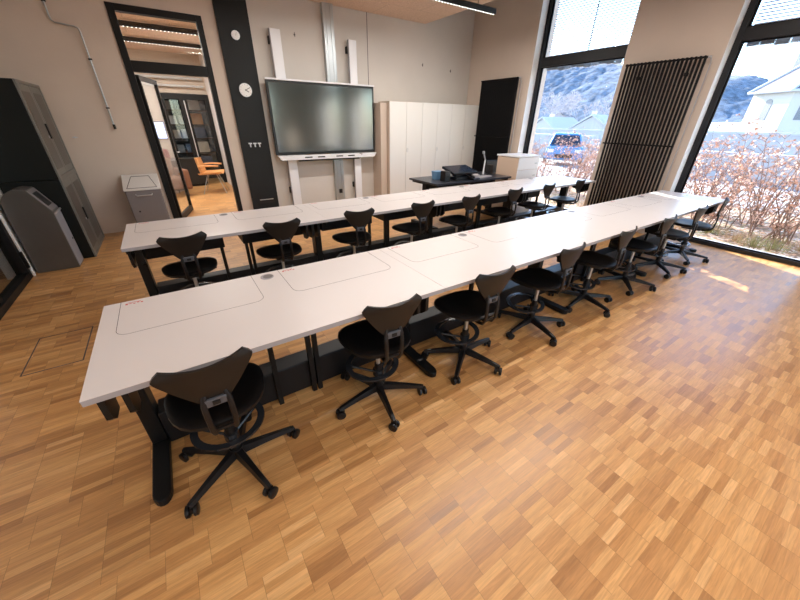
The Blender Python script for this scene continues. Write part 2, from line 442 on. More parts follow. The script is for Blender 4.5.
# ------------------------------------------------------------------ corridor behind the back wall
CY, CZ = 11.9, 2.95
struct('floor_corridor', quad(-2.6, 3.2, YW, CY+1.4, -.12, 0), 'floor')
struct('ceiling_corridor', quad(-2.6, 3.2, YB, CY+1.4, CZ, CZ+.1), 'ceil')
struct('wall_corridor_right', MB().box(1.32, 1.45, 8.3, 10.95, 0, CZ), 'hallwall')
struct('wall_corridor_left', MB().box(-2.7, -2.6, YB, CY+1.4, 0, CZ), 'hallwall')
struct('wall_corridor_end', MB().box(3.2, 3.3, YB, CY+1.4, 0, CZ), 'hallwall')
struct('wall_corridor_far', MB().box(-2.6, .22, 10.95, 11.1, 0, CZ).box(.22, 3.2, 10.95, 11.1, 2.13, CZ).box(1.45, 3.2, 10.95, 11.1, 0, 2.13).box(-2.6, 3.2, CY+1.3, CY+1.4, 0, CZ), 'hallbeige')
fr = MB()
fr.box(.24, .34, 10.9, 11.05, 0, 2.12).box(1.22, 1.33, 10.9, 11.05, 0, 2.12).box(.34, 1.22, 10.9, 11.05, 2.0, 2.12).box(.66, .82, 10.9, 11.05, 0, 2.0)
d3 = struct('door_3', fr, 'frameblk')
MB().box(.745, .765, 10.885, 10.9, .3, 1.98).build('edge_strip', 'alu', d3)
MB().box(.34, .66, 10.97, 10.978, 0, 2.0).box(.82, 1.22, 10.97, 10.978, 0, 2.0).build('glass_pane', 'doorglass', d3)
struct('trim_4', quad(1.30, 1.322, 8.28, 8.36, 0, CZ), 'orange')
# shelf unit seen through that glazing
sh = thing('open_bookshelf', 'dark teal backed open shelf behind the corridor glazing', 'shelf', (.78, 11.75, 0))
m = MB().box(-.62, -.58, -.17, .17, 0, 2.1).box(.58, .62, -.17, .17, 0, 2.1)
m.build('side_panel', 'sideboard', sh)
MB().box(-.58, .58, .15, .17, 0, 2.1).build('back_panel', 'teal', sh)
for z in (.35, .72, 1.08, 1.42, 1.76): MB().box(-.58, .58, -.17, .15, z, z+.03).build('shelf_board', 'sideboard', sh)
bc = [('pale grey', (.55, .60, .62)), ('white', (.75, .76, .78)), ('orange-brown', (.48, .24, .12)), ('dark blue', (.05, .09, .16)), ('beige', (.55, .48, .40)), ('grey', (.28, .30, .32))]
bm_ = [mat('box_'+n.replace(' ', '_').replace('-', '_'), c, .6) for n, c in bc]
k = 0
wh = {.38: 'lowest', .75: 'second', 1.11: 'middle', 1.45: 'fourth', 1.79: 'top'}
for z, row in ((.38, (3, 5, 3)), (.75, (5, 3, 4)), (1.11, (4, 0, 3)), (1.45, (1, 0, 2)), (1.79, (0, 3, 1))):
    for q, ci in enumerate(row):
        x = (.44, .62, 1.0)[q]; w = (.08, .055, .14)[q]; h = (.20, .26, .22)[(q+k) % 3]; k += 1
        o = MB().box(x-w, x+w, 11.62, 11.86, z, z+h).add([], []).build('storage_box', bm_[ci], bevel=.006)
        tag(o, '%s storage box on the %s shelf behind the corridor glass, %s' % (bc[ci][0], wh[z], ('at the left', 'in the middle', 'at the right')[q]), 'box', 'boxes on the shelf behind the corridor glass')
# corridor ducts on the far wall
for k, z in enumerate((2.28, 2.44, 2.60)):
    o = MB().cyl((-2.0, 10.85, z), (1.25, 10.85, z), .028, 10).build('ceiling_pipe', 'pipe', smooth=True)
    tag(o, 'grey pipe running along the far corridor wall, %s of three' % ('lowest', 'middle', 'highest')[k], 'pipe', 'pipes on the far corridor wall')
o = MB().box(-.28, .20, 10.90, 10.95, 1.12, 1.52).build('monitor', 'bezel'); tag(o, 'wall monitor glowing pale blue at the left of the corridor', 'monitor')
MB().box(-.26, .18, 10.892, 10.90, 1.14, 1.50).build('screen', 'hallscreen', o)
# sideboard
sb = thing('sideboard', 'low black sideboard against the far glazing of the corridor', 'sideboard', (.48, 10.72, 0))
MB().box(-.36, .30, -.15, .15, .06, .66).build('body', 'sideboard', sb, bevel=.004)
MB().box(-.38, .32, -.17, .16, .66, .69).build('top', 'sideboard', sb)
MB().box(-.34, .28, -.12, .12, 0, .06).build('plinth', 'black', sb)
# wooden shell armchair
ch = thing('shell_chair', 'orange plywood armchair on thin wire legs in the corridor', 'chair', (.86, 9.45, 0), math.radians(75))
def seatf(u, v):
    a = (u-.5)*2
    return (a*.27, -.24+.5*v, .42+.05*a*a+.02*(1-v))
MB().grid(seatf, 8, 6, (0, 0, -.018)).build('seat', 'orange', ch, smooth=True)
def backf(u, v):
    a = (u-.5)*2
    return (a*.26*(1-.25*v*v), .24+.05*v-.08*a*a, .44+.34*v)
MB().grid(backf, 8, 6, (0, .016, 0)).build('backrest', 'orange', ch, smooth=True)
for s in (-1, 1):
    MB().tube([(s*.27, -.2, .62), (s*.29, 0, .63), (s*.26, .22, .62)], .02, 8).build('armrest', 'orange', ch, smooth=True)
    MB().tube([(s*.10, -.1, .42), (s*.24, -.25, 0)], .008, 6).build('leg', 'steel', ch)
    MB().tube([(s*.10, .1, .42), (s*.24, .25, 0)], .008, 6).build('leg', 'steel', ch)
# brown armchair behind the glass leaf
ac = thing('armchair', 'brown upholstered armchair seen through the open glass door leaf', 'armchair', (-.12, 9.35, 0), math.radians(20))
MB().box(-.32, .32, -.3, .3, .18, .42).build('seat', 'leather', ac, bevel=.05)
MB().box(-.32, .32, .2, .36, .3, .8).build('backrest', 'leather', ac, bevel=.06)
for s in (-1, 1):
    MB().box(s*.36-.06, s*.36+.06, -.3, .3, .15, .58).build('armrest', 'leather', ac, bevel=.04)
    for t in (-1, 1): MB().cyl((s*.3, t*.24, 0), (s*.3, t*.24, .16), .015, 8).build('leg', 'black', ac)
o = MB().box(-.16, .16, -.1, .1, -.12, .12).xf(Matrix.Translation((-.05, 9.9, .84))).build('cushion', 'red', bevel=.05)
st = thing('side_cabinet', 'dark low cabinet carrying a red cushion beyond the glass leaf', 'cabinet', (-.05, 9.95, 0))
MB().box(-.3, .3, -.16, .16, .05, .70).build('body', 'sideboard', st, bevel=.004)
MB().box(-.32, .32, -.18, .18, .70, .72).build('top', 'sideboard', st)
tag(o, 'dark red cushion on the low cabinet beyond the glass leaf', 'cushion')
# entry phone boxes on the right corridor wall
for k, (z, y, h) in enumerate(((1.20, 8.78, .1), (1.02, 8.82, .06), (.86, 8.8, .04))):
    o = MB().box(1.285, 1.32, y-.07, y+.07, z-h, z+h).build('wall_box', 'hole', bevel=.006)
    tag(o, '%s black box on the white corridor wall' % ('tall upper', 'small middle', 'small lowest')[k], 'wall box', 'black boxes on the corridor wall')

# ------------------------------------------------------------------ track lights
def track(x0, x1, y, z, label, zc, group, dots=True, power=30., pitch=.055):
    t = thing('track_light', label, 'ceiling light', ((x0+x1)/2, y, z), 0, group)
    L = (x1-x0)/2
    MB().box(-L, L, -.03, .03, 0, .07).build('housing', 'black', t, bevel=.003)
    m = MB(); n = int(2*L/pitch)
    for k in range(n):
        x = -L+.03+k*(2*L-.06)/(n-1)
        m.cyl((x, 0, -.004), (x, 0, .001), .008, 8)
    m.build('led_lens', 'led', t)
    for s in (-.8, .8): MB().cyl((s*L, 0, .07), (s*L, 0, zc-z), .004, 6).build('suspension_rod', 'black', t)
    ld = bpy.data.lights.new('track_lamp', 'AREA'); ld.shape = 'RECTANGLE'; ld.size = 2*L; ld.size_y = .05; ld.energy = power; ld.color = (1., .94, .88)
    lo = bpy.data.objects.new('lamp', ld); COL.objects.link(lo); lo.parent = t; lo.location = (0, 0, -.01)
    return t
track(1.2, 4.97, 4.80, 3.10, 'long black LED track light hanging over the far desk row', ZC, 'LED track lights of the classroom', power=48)
track(1.2, 4.97, 1.6, 3.10, 'added unseen black LED track light over the near desk row, above the frame', ZC, 'LED track lights of the classroom', power=42)  # unseen lamp added as fill light over the desks
track(-1.0, 2.8, -1.4, 3.10, 'added unseen black LED track light behind the camera', ZC, 'LED track lights of the classroom', power=52)  # unseen lamp added to brighten the room from behind
track(-1.6, 1.9, 7.95, 2.86, 'nearer black LED track light on the corridor ceiling', CZ, 'LED track lights of the corridor', power=46)
track(-1.6, 1.9, 9.35, 2.86, 'farther black LED track light on the corridor ceiling', CZ, 'LED track lights of the corridor', power=50)

# ------------------------------------------------------------------ desks
DL = 1.6
def make_desk(first, last):
    t = thing('classroom_desk', '', 'desk')
    D = .76; zt = .75; th = .026
    MB().box(.0015, DL-.0015, 0, D, zt-th, zt-.0015).build('edging', 'edge', t)
    MB().box(.001, DL-.001, -.001, D+.001, zt-.0022, zt).build('tabletop', 'laminate', t)
    # two flush lids with a rounded joint line, opening at the back edge
    for hx0, hx1 in ((.07, .70), (.86, 1.50)):
        g = MB(); r = .05; yb, yf = D-.001, .40; w = .0022
        path = [(hx0, yb)]+[(hx0+r-r*math.cos(a), yf+r-r*math.sin(a)) for a in [PI/2*k/6 for k in range(7)]]
        path += [(hx1-r+r*math.sin(a), yf+r-r*math.cos(a)) for a in [PI/2*k/6 for k in range(7)]]+[(hx1, yb)]
        for (ax, ay), (bx, by) in zip(path[:-1], path[1:]):
            d = Vector((bx-ax, by-ay)); n = Vector((-d.y, d.x)).normalized()*w/2
            g.hexa([(ax+n.x, ay+n.y, zt-.001), (ax-n.x, ay-n.y, zt-.001), (bx-n.x, by-n.y, zt-.001), (bx+n.x, by+n.y, zt-.001),
                    (ax+n.x, ay+n.y, zt+.0004), (ax-n.x, ay-n.y, zt+.0004), (bx-n.x, by-n.y, zt+.0004), (bx+n.x, by+n.y, zt+.0004)])
        lid = MB().box(hx0+.002, hx1-.002, yf+r, yb, zt-.0005, zt+.0002).build('monitor_lid', 'laminate', t)
        g.build('lid_joint', 'groove', lid)
        s = MB()
        for q in range(5): s.box(hx0+.02+.016*q, hx0+.030+.016*q, yb-.045+.006*(q % 2), yb-.030-.004*(q % 3), zt, zt+.0006)
        s.box(hx0+.03, hx0+.085, yb-.026, yb-.022, zt, zt+.0006)
        s.build('red_sticker', 'redmark', lid)
        if not (last and hx0 > .5): MB().box(hx0+.005, hx1, .40, D-.02, .515, zt-th).build('monitor_compartment', 'blackbox', t, bevel=.003)
    gm = MB().cyl((.78, .69, zt-.001), (.78, .69, zt+.003), .038, 20).build('grommet', 'edge', t)
    MB().cyl((.785, .69, zt+.003), (.785, .69, zt+.0036), .028, 20).build('grommet_cap', 'grommet', gm)
    for x in ((.67,) if last else (.67, .89, .93)): MB().box(x-.014, x+.014, .403, .430, .0, .515).build('support_bar', 'black', t)
    # C shaped legs
    for x, on in ((.035, True), (DL-.035, last)):
        if not on: continue
        MB().box(x-.035, x+.035, .44, .56, .05, zt-th-.04).build('leg_column', 'black', t, bevel=.008)
        poly = [(x-.038, .60), (x-.038, .12)]+[(x-.038*math.cos(a), .12-.055*math.sin(a)) for a in [PI*k/8 for k in range(1, 8)]]+[(x+.038, .12), (x+.038, .60)]
        MB().prism(poly, .008, .05).build('foot', 'black', t, bevel=.006)
        MB().cyl((x, .11, 0), (x, .11, .01), .018, 10).cyl((x, .57, 0), (x, .57, .01), .018, 10).build('foot_pad', 'plastic', t)
        MB().box(x-.025, x+.025, .08, .70, zt-th-.045, zt-th).build('top_arm', 'black', t)
    # cable duct lying between the feet
    MB().box(.075, DL+.0 if not last else DL-.075, .438, .565, .02, .235).build('cable_duct', 'duct', t, bevel=.006)
    # hanging cable hooks
    hk = [(.03, .055), (.085, .0)] if first else []
    for x in ([.03, .10] if first else [])+[1.40, 1.455, 1.515]:
        pr = [(.05, .715), (.05, .60), (.09, .565), (.16, .56), (.17, .60), (.26, .62), (.30, .715)]
        MB().prism(pr, x-.010, x+.010, 'x').build('cable_hook', 'black', t)
    return t
def desk_row(X0, Y0, where):
    P = None
    names = ['at the left end', 'second from the left', 'third from the left', 'at the window end']
    fd = make_desk(True, False); md = make_desk(False, False); ld = make_desk(False, True)
    objs = [fd, md, copy_tree(md), ld]
    for k, o in enumerate(objs):
        o.location = (X0+DL*k, Y0, 0)
        tag(o, 'white-topped black-legged desk %s of the %s row' % (names[k], where), 'desk', 'desks of the %s row' % where)
AX, AY, BX, BY = -.45, 1.245, -.44, 2.985
desk_row(AX, AY, 'near')
desk_row(BX, BY, 'far')

# ------------------------------------------------------------------ swivel chairs
def make_chair(name='swivel_chair', ring=True):
    t = thing(name, '', 'chair')
    # backrest: fan shaped moulded shell, wing tips raised
    def bf(u, v):
        a = (u-.5)*2
        w = .046+.128*(min(v/.86, 1)**.9)
        if v > .74: w -= .036*((v-.74)/.26)**2.4
        z = .605+.190*v+.017*abs(a)**2.0*v*v
        y = -.178-.045*v+.034*a*a*v
        return (a*w, y, z)
    MB().grid(bf, 18, 14, (0, -.013, 0)).build('backrest', 'chairback', t, smooth=True)
    # bracket: two bars and a socket plate
    m = MB().box(-.040, .040, -.207, -.192, .590, .628)
    bk = m.build('bracket_plate', 'bracket', t, bevel=.004)
    MB().box(-.014, .014, -.212, -.207, .600, .618).build('release_button', 'hole', bk)
    for s in (-1, 1):
        MB().tube([(s*.036, -.190, .65), (s*.046, -.204, .60), (s*.046, -.208, .55), (s*.044, -.207, .47), (s*.040, -.185, .43), (s*.034, -.13, .415), (s*.03, .0, .415)], .012, 8, flat=.75).build('back_bar', 'plastic', t, smooth=True)
    MB().box(-.04, .04, -.20, -.188, .45, .462).build('cross_bar', 'plastic', t)
    # seat: soft triangular shell, wide at the front, with drooping front edge
    N = 28
    def outline(a):
        x = math.cos(a); y = math.sin(a)
        w = .205*(1+.13*y); d = .20
        e = 2.6
        q = (abs(x)**e+abs(y)**e)**(-1/e)
        return (x*q*w, y*q*d+.02)
    vs = []; fs = []
    rings = [(0., 0.), (.4, .001), (.75, .005), (.93, .006), (1., -.004)]
    for r, dz in rings[1:]:
        for k in range(N):
            x, y = outline(2*PI*k/N); x *= r; y = .02+(y-.02)*r
            z = .470+dz-.05*max(0, y-.12)**1.0*1.2+.05*max(0, -y-.1)+.10*abs(x)**2*4*.3
            vs.append((x, y, z))
    nt_ = len(vs); vs.append((0, .02, .468)); c0 = nt_
    for i in range(len(rings)-2):
        for k in range(N):
            k2 = (k+1) % N; fs.append((i*N+k, i*N+k2, (i+1)*N+k2, (i+1)*N+k))
    for k in range(N): fs.append((c0, (k+1) % N, k))
    top = len(vs)
    for r, dz in ((1., -.020), (.8, -.030)):
        for k in range(N):
            x, y = outline(2*PI*k/N); x *= r; y = .02+(y-.02)*r
            z = .470+dz-.05*max(0, y-.12)*1.2+.05*max(0, -y-.1)+.10*abs(x)**2*4*.3
            vs.append((x, y, z))
    last = (len(rings)-2)*N
    for k in range(N):
        k2 = (k+1) % N
        fs.append((last+k, last+k2, top+k2, top+k)); fs.append((top+k, top+k2, top+N+k2, top+N+k))
    fs.append(tuple(top+N+k for k in range(N)))
    MB().add(vs, fs).build('seat', 'seat', t, smooth=True)
    MB().box(-.075, .075, -.10, .10, .405, .445).build('mechanism', 'plastic', t, bevel=.01)
    MB().tube([(.06, .02, .42), (.17, .03, .415), (.19, .03, .41)], .006, 8).build('height_lever', 'plastic', t)
    MB().cyl((0, 0, .25), (0, 0, .41), .014, 14).build('gas_piston', 'steel', t, smooth=True)
    MB().cyl((0, 0, .075), (0, 0, .27), .026, 16, .023).build('gas_cylinder', 'plastic', t, smooth=True)
    # footrest loop
    if ring:
        m = MB()
        rin, rout = .130, .162
        vs = []; fs = []; n = 36
        for k in range(n):
            a = 2*PI*k/n
            sq = 1.
            for r in (rin, rout):
                for z in (.200, .212):
                    vs.append((r*math.sin(a)*1.08, r*math.cos(a)*.95+.085, z+(.012*math.cos(a))))
        for k in range(n):
            A = 4*k; B = 4*((k+1) % n)
            fs += [(A, B, B+1, A+1), (A+2, A+3, B+3, B+2), (A+1, B+1, B+3, A+3), (A, A+2, B+2, B)]
        m.add(vs, fs)
        for a in (math.radians(50), math.radians(-50)):
            m.tube([(.02*math.sin(a), .02*math.cos(a), .20), (.19*math.sin(a), .19*math.cos(a)+.01, .207)], .008, 6)
        m.cyl((0, 0, .185), (0, 0, .225), .034, 16)
        m.build('footrest_ring', 'ring', t, smooth=True)
    # five star base with twin wheel castors
    base = MB().cyl((0, 0, .065), (0, 0, .115), .040, 16, .032)
    for k in range(5):
        a = 2*PI*k/5; d = Vector((math.cos(a), math.sin(a), 0)); n = Vector((-d.y, d.x, 0))
        ring_ = []
        for r, w, z0, z1 in ((.02, .026, .070, .110), (.15, .019, .066, .096), (.275, .015, .058, .078), (.292, .012, .058, .074)):
            ring_.append([d*r+n*w+Vector((0, 0, z0)), d*r-n*w+Vector((0, 0, z0)), d*r-n*w*.6+Vector((0, 0, z1)), d*r+n*w*.6+Vector((0, 0, z1))])
        vs = [q for g in ring_ for q in g]; fs = [(0, 1, 2, 3), (12, 15, 14, 13)]
        for i in range(3):
            for j in range(4): fs.append((4*i+j, 4*i+(j+1) % 4, 4*i+4+(j+1) % 4, 4*i+4+j))
        base.add(vs, fs)
    bo = base.build('star_base', 'plastic', t, smooth=True)
    cm = MB()
    for s in (-1, 1): cm.tube([(-.0, s*.006, -.002), (0, s*.011, -.002), (0, s*.024, -.002), (0, s*.026, -.002)], [.021, .0275, .0275, .022], 16)
    cm.box(-.017, .012, -.006, .006, -.002, .024).cyl((.0, 0, .015), (0, 0, .036), .006, 8)
    c0 = None
    for k in range(5):
        a = 2*PI*k/5
        if c0 is None: c = c0 = cm.build('castor', 'plastic', bo, smooth=True)
        else: c = c0.copy(); COL.objects.link(c); c.parent = bo
        c.location = (.285*math.cos(a), .285*math.sin(a), .0275); c.rotation_euler = (0, 0, a+1.1*k+.6)
    return t
proto = make_chair(); first = True
ORD = ['first', 'second', 'third', 'fourth', 'fifth', 'sixth', 'seventh', 'eighth']
def place_chair(x, y, rot, base, row, k, extra=''):
    global first
    o = proto if first else copy_tree(proto)
    first = False
    o.location = (x, y, 0); o.rotation_euler = (0, 0, math.radians(rot))
    for c in o.children:
        if c.name.startswith('star_base'): c.rotation_euler = (0, 0, math.radians(base-rot))
    side = {0: 'nearest the door wall end', 7: 'nearest the window'}.get(k, '')
    tag(o, '%s black swivel chair from the left at the %s desk row%s' % (ORD[k], row, extra), 'chair', 'swivel chairs at the %s desk row' % row)
rowA = [(-.077, 1.375, 0, 0), (.775, 1.385, -4, 42), (1.50, 1.37, -2, 2), (2.31, 1.375, 2, 41), (3.13, 1.375, 4, 43), (3.945, 1.37, 3, 3), (4.775, 1.37, 3, 10), (5.50, 1.375, 12, 0)]
exA = [', closest to the camera', '', '', '', '', '', '', ', beside the window']
for k, (x, y, r, bs) in enumerate(rowA): place_chair(x, y, r, bs, 'near', k, exA[k])
rowB = [(-.055, 3.13, 2, 20), (.71, 3.15, 2, 50), (1.50, 3.16, -3, 10), (2.265, 3.13, 2, 35), (2.98, 3.11, 5, 0), (3.86, 3.16, 5, 25), (4.62, 3.16, 6, 60), (5.46, 3.17, 8, 15)]
exB = [', near the door', '', '', '', '', '', '', ', beside the window']
for k, (x, y, r, bs) in enumerate(rowB): place_chair(x, y, r, bs, 'far', k, exB[k])

# ------------------------------------------------------------------ back wall fittings
def clock(x, z, r, label, hands):
    t = thing('wall_clock' if hands else 'round_thermometer', label, 'clock' if hands else 'thermometer', (x, YW-.05, z))
    MB().tube([(0, 0, 0), (0, -.03, 0)], r, 32).build('case', 'alu', t, smooth=True)
    MB().cyl((0, -.03, 0), (0, -.032, 0), r*.93, 32).build('dial', 'clock', t)
    m = MB()
    for k in range(12):
        a = 2*PI*k/12; R0, R1 = (r*.76, r*.86)
        d = Vector((math.sin(a), 0, math.cos(a))); n = Vector((d.z, 0, -d.x))*r*.018
        p = [d*R0-n, d*R1-n, d*R1+n, d*R0+n]
        m.hexa([q+Vector((0, -.032, 0)) for q in p]+[q+Vector((0, -.0335, 0)) for q in p])
    m.build('hour_mark', 'hole', t)
    for ang_, L, w, nm in ((hands or ((20, .6, .02, 'needle'),)) and (hands or ((20, .6, .02, 'needle'),))):
        a = math.radians(ang_); d = Vector((math.sin(a), 0, math.cos(a))); n = Vector((d.z, 0, -d.x))*r*w
        p = [-d*r*.12-n, d*r*L-n, d*r*L+n, -d*r*.12+n]
        MB().hexa([q+Vector((0, -.034, 0)) for q in p]+[q+Vector((0, -.036, 0)) for q in p]).build(nm, 'hole', t)
clock(1.365, 2.0, .095, 'round white wall clock on the dark pilaster, lower and larger dial', ((122, .55, .05, 'hour_hand'), (62, .8, .035, 'minute_hand')))
clock(1.365, 2.70, .058, 'small round white dial above the wall clock on the dark pilaster', None)
for k in range(3):
    o = MB().box(-.028, .028, -.014, 0, .012, .032).box(-.010, .010, -.016, 0, -.035, .012).build('wall_hook', 'alu', bevel=.002)
    o.location = (1.285+.075*k, YW-.05, 1.20); tag(o, '%s of three small T-shaped metal hooks on the dark pilaster' % ('leftmost', 'middle', 'rightmost')[k], 'hook', 'hooks on the dark pilaster')
t = thing('wall_vent', 'black slot with a silver lip low on the dark pilaster', 'vent', (1.39, YW-.05, .27))
MB().box(-.13, .13, -.012, 0, -.06, .02).build('slot', 'hole', t)
MB().box(-.12, .12, -.022, -.012, .0, .012).build('lip', 'alu', t)
# conduit
t = thing('conduit', 'bare metal conduit zigzagging down the wall left of the door', 'conduit', (-.6, YW, 2.))
pts = [(-.13, -.03, 1.29), (-.13, -.03, .66), (-.125, -.03, .62), (-.10, -.03, .60), (.07, -.03, .585), (.105, -.03, .57), (.115, -.03, .53), (.115, -.03, -.50)]
MB().tube(pts, .0095, 10).build('pipe', 'steel', t, smooth=True)
for x, z in ((-.13, .8), (.115, .25), (.115, -.30)): MB().box(x-.02, x+.02, -.042, 0, z-.008, z+.008).build('pipe_clip', 'black', t)
MB().cyl((.115, -.03, -.50), (.115, -.03, -.56), .016, 12).build('end_cap', 'black', t)
o = MB().cyl((0, 0, 0), (0, -.035, 0), .012, 10).box(-.03, .03, -.02, -.012, -.006, .006).build('wall_bracket', 'alu'); o.location = (-.96, YW, 1.34)
tag(o, 'tiny metal bracket on the bare wall between locker and door', 'bracket')
for k, (x, z) in enumerate(((2.30, 2.82), (4.95, 2.62), (5.72, 2.57))):
    o = MB().cyl((0, 0, 0), (0, -.012, 0), .014, 10).box(-.004, .004, -.016, -.01, -.03, .03).build('wall_anchor', 'groove'); o.location = (x, YW, z)
    tag(o, 'small dark wall anchor %s' % ('between the left and middle display rails', 'above the wardrobes', 'above the wardrobes near the room corner')[k], 'wall anchor', 'wall anchors')

# ------------------------------------------------------------------ interactive display on its rails
t = thing('display_rail_stand', 'three upright metal rails fixed to the wall carrying the big display', 'rail stand', (2.67, YW-.08, 0))
for x0, x1, z1, mt, y in ((-.80, -.64, 2.84, 'whiterail', -.045), (.555, .70, 2.84, 'whiterail', -.045)):
    r = MB().box(x0, x1, y, y+.05, .01, z1).build('white_rail', mt, t, bevel=.004)
    for z in (.4, 2.7): MB().box(x0-.02, x0+.06, y+.05, .08, z-.05, z+.05).build('wall_bracket', 'blackbox', r)
    MB().box(x0-.01, x0, y+.005, y+.05, .01, z1).build('rail_edge', 'edge', r)
r = MB().box(.12, .31, -.005, .08, .01, ZC).build('steel_rail', 'steel', t, bevel=.004)
MB().box(.17, .18, -.012, -.005, .01, ZC-.01).box(.25, .26, -.012, -.005, .01, ZC-.01).build('rail_ridge', 'steel', r)
MB().box(.185, .245, -.03, -.005, .26, .34).build('end_stop', 'hole', r)
t = thing('interactive_display', 'large dark interactive display with white pen tray on wall rails', 'display', (2.67, 6.46, 0))
MB().box(-1.0, 1.0, .01, .06, 1.03, 2.16).build('housing', 'bezel', t, bevel=.004)
MB().box(-.965, .965, .002, .012, 1.075, 2.125).build('screen', 'screen', t)
MB().box(-1.01, 1.01, -.01, .06, 2.16, 2.185).build('top_strip', 'whiterail', t, bevel=.003)
tr = MB().prism([(-1.0, 1.02), (-.94, .945), (.94, .945), (1.0, 1.02)], -.07, .05, 'y').build('pen_tray', 'whiterail', t, bevel=.004)
for x in (-.45, -.2, .17, .42): MB().box(x-.07, x+.07, -.074, -.07, .975, .995).build('tray_socket', 'hole', tr)
MB().box(-.62, .62, -.03, .03, .915, .945).build('soundbar', 'bezel', t)
MB().tube([(.62, -.05, .93), (.66, -.07, 1.01), (.6, -.08, 1.02)], .007, 6).build('cable', 'hole', t)

# ------------------------------------------------------------------ wardrobes
for k in range(3):
    x0 = 3.87+.8*k
    t = thing('wardrobe', 'tall white two-door wardrobe, %s of the three' % ('leftmost', 'middle', 'rightmost')[k], 'wardrobe', (x0, 6.2, 0), 0, 'white wardrobes on the back wall')
    MB().box(0, .8, .02, .44, 0, 1.93).build('body', 'cabside' if k == 0 else 'cab', t, bevel=.002)
    for s in (0, 1):
        d = MB().box(.003+.4*s, .397+.4*s, 0, .02, .06, 1.925).build('door', 'cab', t, bevel=.002)
        if s == 1:
            MB().tube([(.43+.018*math.cos(a), -.006, 1.06+.035*math.sin(a)) for a in [2*PI*q/16 for q in range(17)]], .004, 6).build('handle', 'alu', d)
o = MB().box(3.72, 3.86, 6.3, YW-.012, 0, 1.90).build('filler_panel', 'cabside'); tag(o, 'beige board filling the gap left of the wardrobes', 'panel')

# ------------------------------------------------------------------ radiators
def radiator(y0, y1, label, guard):
    t = thing('tube_radiator', label, 'radiator', (XR-.10, (y0+y1)/2, 0), 0, 'black tube radiators on the window wall')
    L = y1-y0; n = 20; z0, z1 = .12, 2.37
    c0 = None
    for k in range(n):
        y = -L/2+L*(k+.5)/n
        if c0 is None:
            m = MB()
            for x in (-.014, .014): m.tube([(x, 0, z0), (x, 0, z1)], .0105, 10)
            m.tube([(-.03, 0, z1), (.03, 0, z1)], .0165, 10); m.tube([(-.03, 0, z0), (.03, 0, z0)], .0165, 10)
            c = c0 = m.build('radiator_column', 'rad', t, smooth=True)
        else:
            c = c0.copy(); COL.objects.link(c); c.parent = t
        c.location = (0, y, 0)
    m = MB()
    for z in (z0, z1):
        m.tube([(0, -L/2, z), (0, L/2, z)], .012, 8)
    m.build('header_pipe', 'rad', t, smooth=True)
    MB().box(-.05, -.036, -L/2+.0, L/2, 1.305, 1.325).build('cross_rail', 'rad', t)
    MB().cyl((0, -L/2-.035, z1), (0, -L/2, z1), .012, 10).build('air_valve', 'alu', t)
    MB().tube([(.02, -L/2-.045, .05), (.02, -L/2-.045, 2.3), (.01, -L/2-.03, z1-.01)], .007, 8).build('feed_pipe', 'edge', t)
    for z in (.3, 2.2):
        for y in (-L*.3, L*.3): MB().box(.03, .10, y-.015, y+.015, z-.02, z+.02).build('wall_fixing', 'rad', t)
radiator(2.14, 3.15, 'tall black tube radiator between the two big windows', True)
radiator(5.13, 6.13, 'tall black tube radiator in the corner beside the wardrobes', False)

# ------------------------------------------------------------------ lockers
def locker(z0, z1, label, top):
    t = thing('steel_locker', label, 'locker', (-1.33, 5.97, z0), 0, 'stacked dark steel lockers')
    h = z1-z0
    MB().box(-.25, .245, -.50, .50, 0, h).build('body', 'lockside', t, bevel=.005)
    fr_ = MB().box(.245, .262, -.50, .50, .0, .03).box(.245, .262, -.50, .50, h-.03, h).box(.245, .262, -.50, -.455, .03, h-.03).box(.245, .262, .455, .50, .03, h-.03)
    fr_.build('front_frame', 'lockfront', t, bevel=.002)
    for s in (-1, 1):
        d = MB().box(.24, .254, -.453 if s < 0 else .003, -.003 if s < 0 else .453, .032, h-.032).build('sliding_door', 'lockfront', t, bevel=.002)
        MB().box(.2545, .257, (-.40 if s < 0 else .06), (-.08 if s < 0 else .40), .10, h-.10).build('door_ribbing', 'binmetal', d)
    MB().box(.254, .268, -.065, -.03, h*.42, h*.58).build('recessed_handle', 'hole', t)
    MB().cyl((.254, -.12, h*.44), (.262, -.12, h*.44), .014, 10).build('lock', 'alu', t)
locker(0, .945, 'dark steel locker standing on the floor, lower of the stack in the left corner', False)
locker(.947, 1.92, 'dark steel locker stacked on top of the other in the left corner', True)

# ------------------------------------------------------------------ bins
t = thing('waste_bin', 'tall taupe metal bin with curved back and sloping black flap beside the locker', 'bin', (-1.37, 5.29, 0))
prof = [(.18, 0), (.18, .66), (.05, .90)]+[(-.02-.16*math.sin(a), .74+.17*math.cos(a)) for a in [PI/2*k/7 for k in range(8)]]+[(-.19, 0)]
MB().prism(prof, -.14, .14, 'y').build('body', 'binmetal', t, bevel=.004)
MB().box(.18, .186, -.13, .13, .02, .645).build('front_door', 'bingrey', t)
MB().cyl((.186, .08, .3), (.19, .08, .3), .012, 10).build('lock', 'hole', t)
nrm = Vector((.24, 0, .13)).normalized(); dd = Vector((-.13, 0, .24)).normalized(); c = Vector((.115, 0, .78))
def slab(o, ny, nl0, nl1, th0, th1):
    p = []
    for h_ in (th0, th1):
        for l, y in ((nl0, -ny), (nl0, ny), (nl1, ny), (nl1, -ny)): p.append(c+dd*l+Vector((0, y, 0))+nrm*h_)
    return MB().hexa(p)
slab(0, .135, -.125, .125, .0005, .004).build('sloping_lid', 'bin2', t)
slab(0, .085, -.075, .085, .004, .007).build('flap', 'hole', t)
MB().box(.186, .20, -.13, .13, .635, .655).build('handle_lip', 'alu', t, bevel=.003)
t = thing('lidded_bin', 'mid-grey metal bin with white sloping lid left of the glass door', 'bin', (-.395, 6.42, 0))
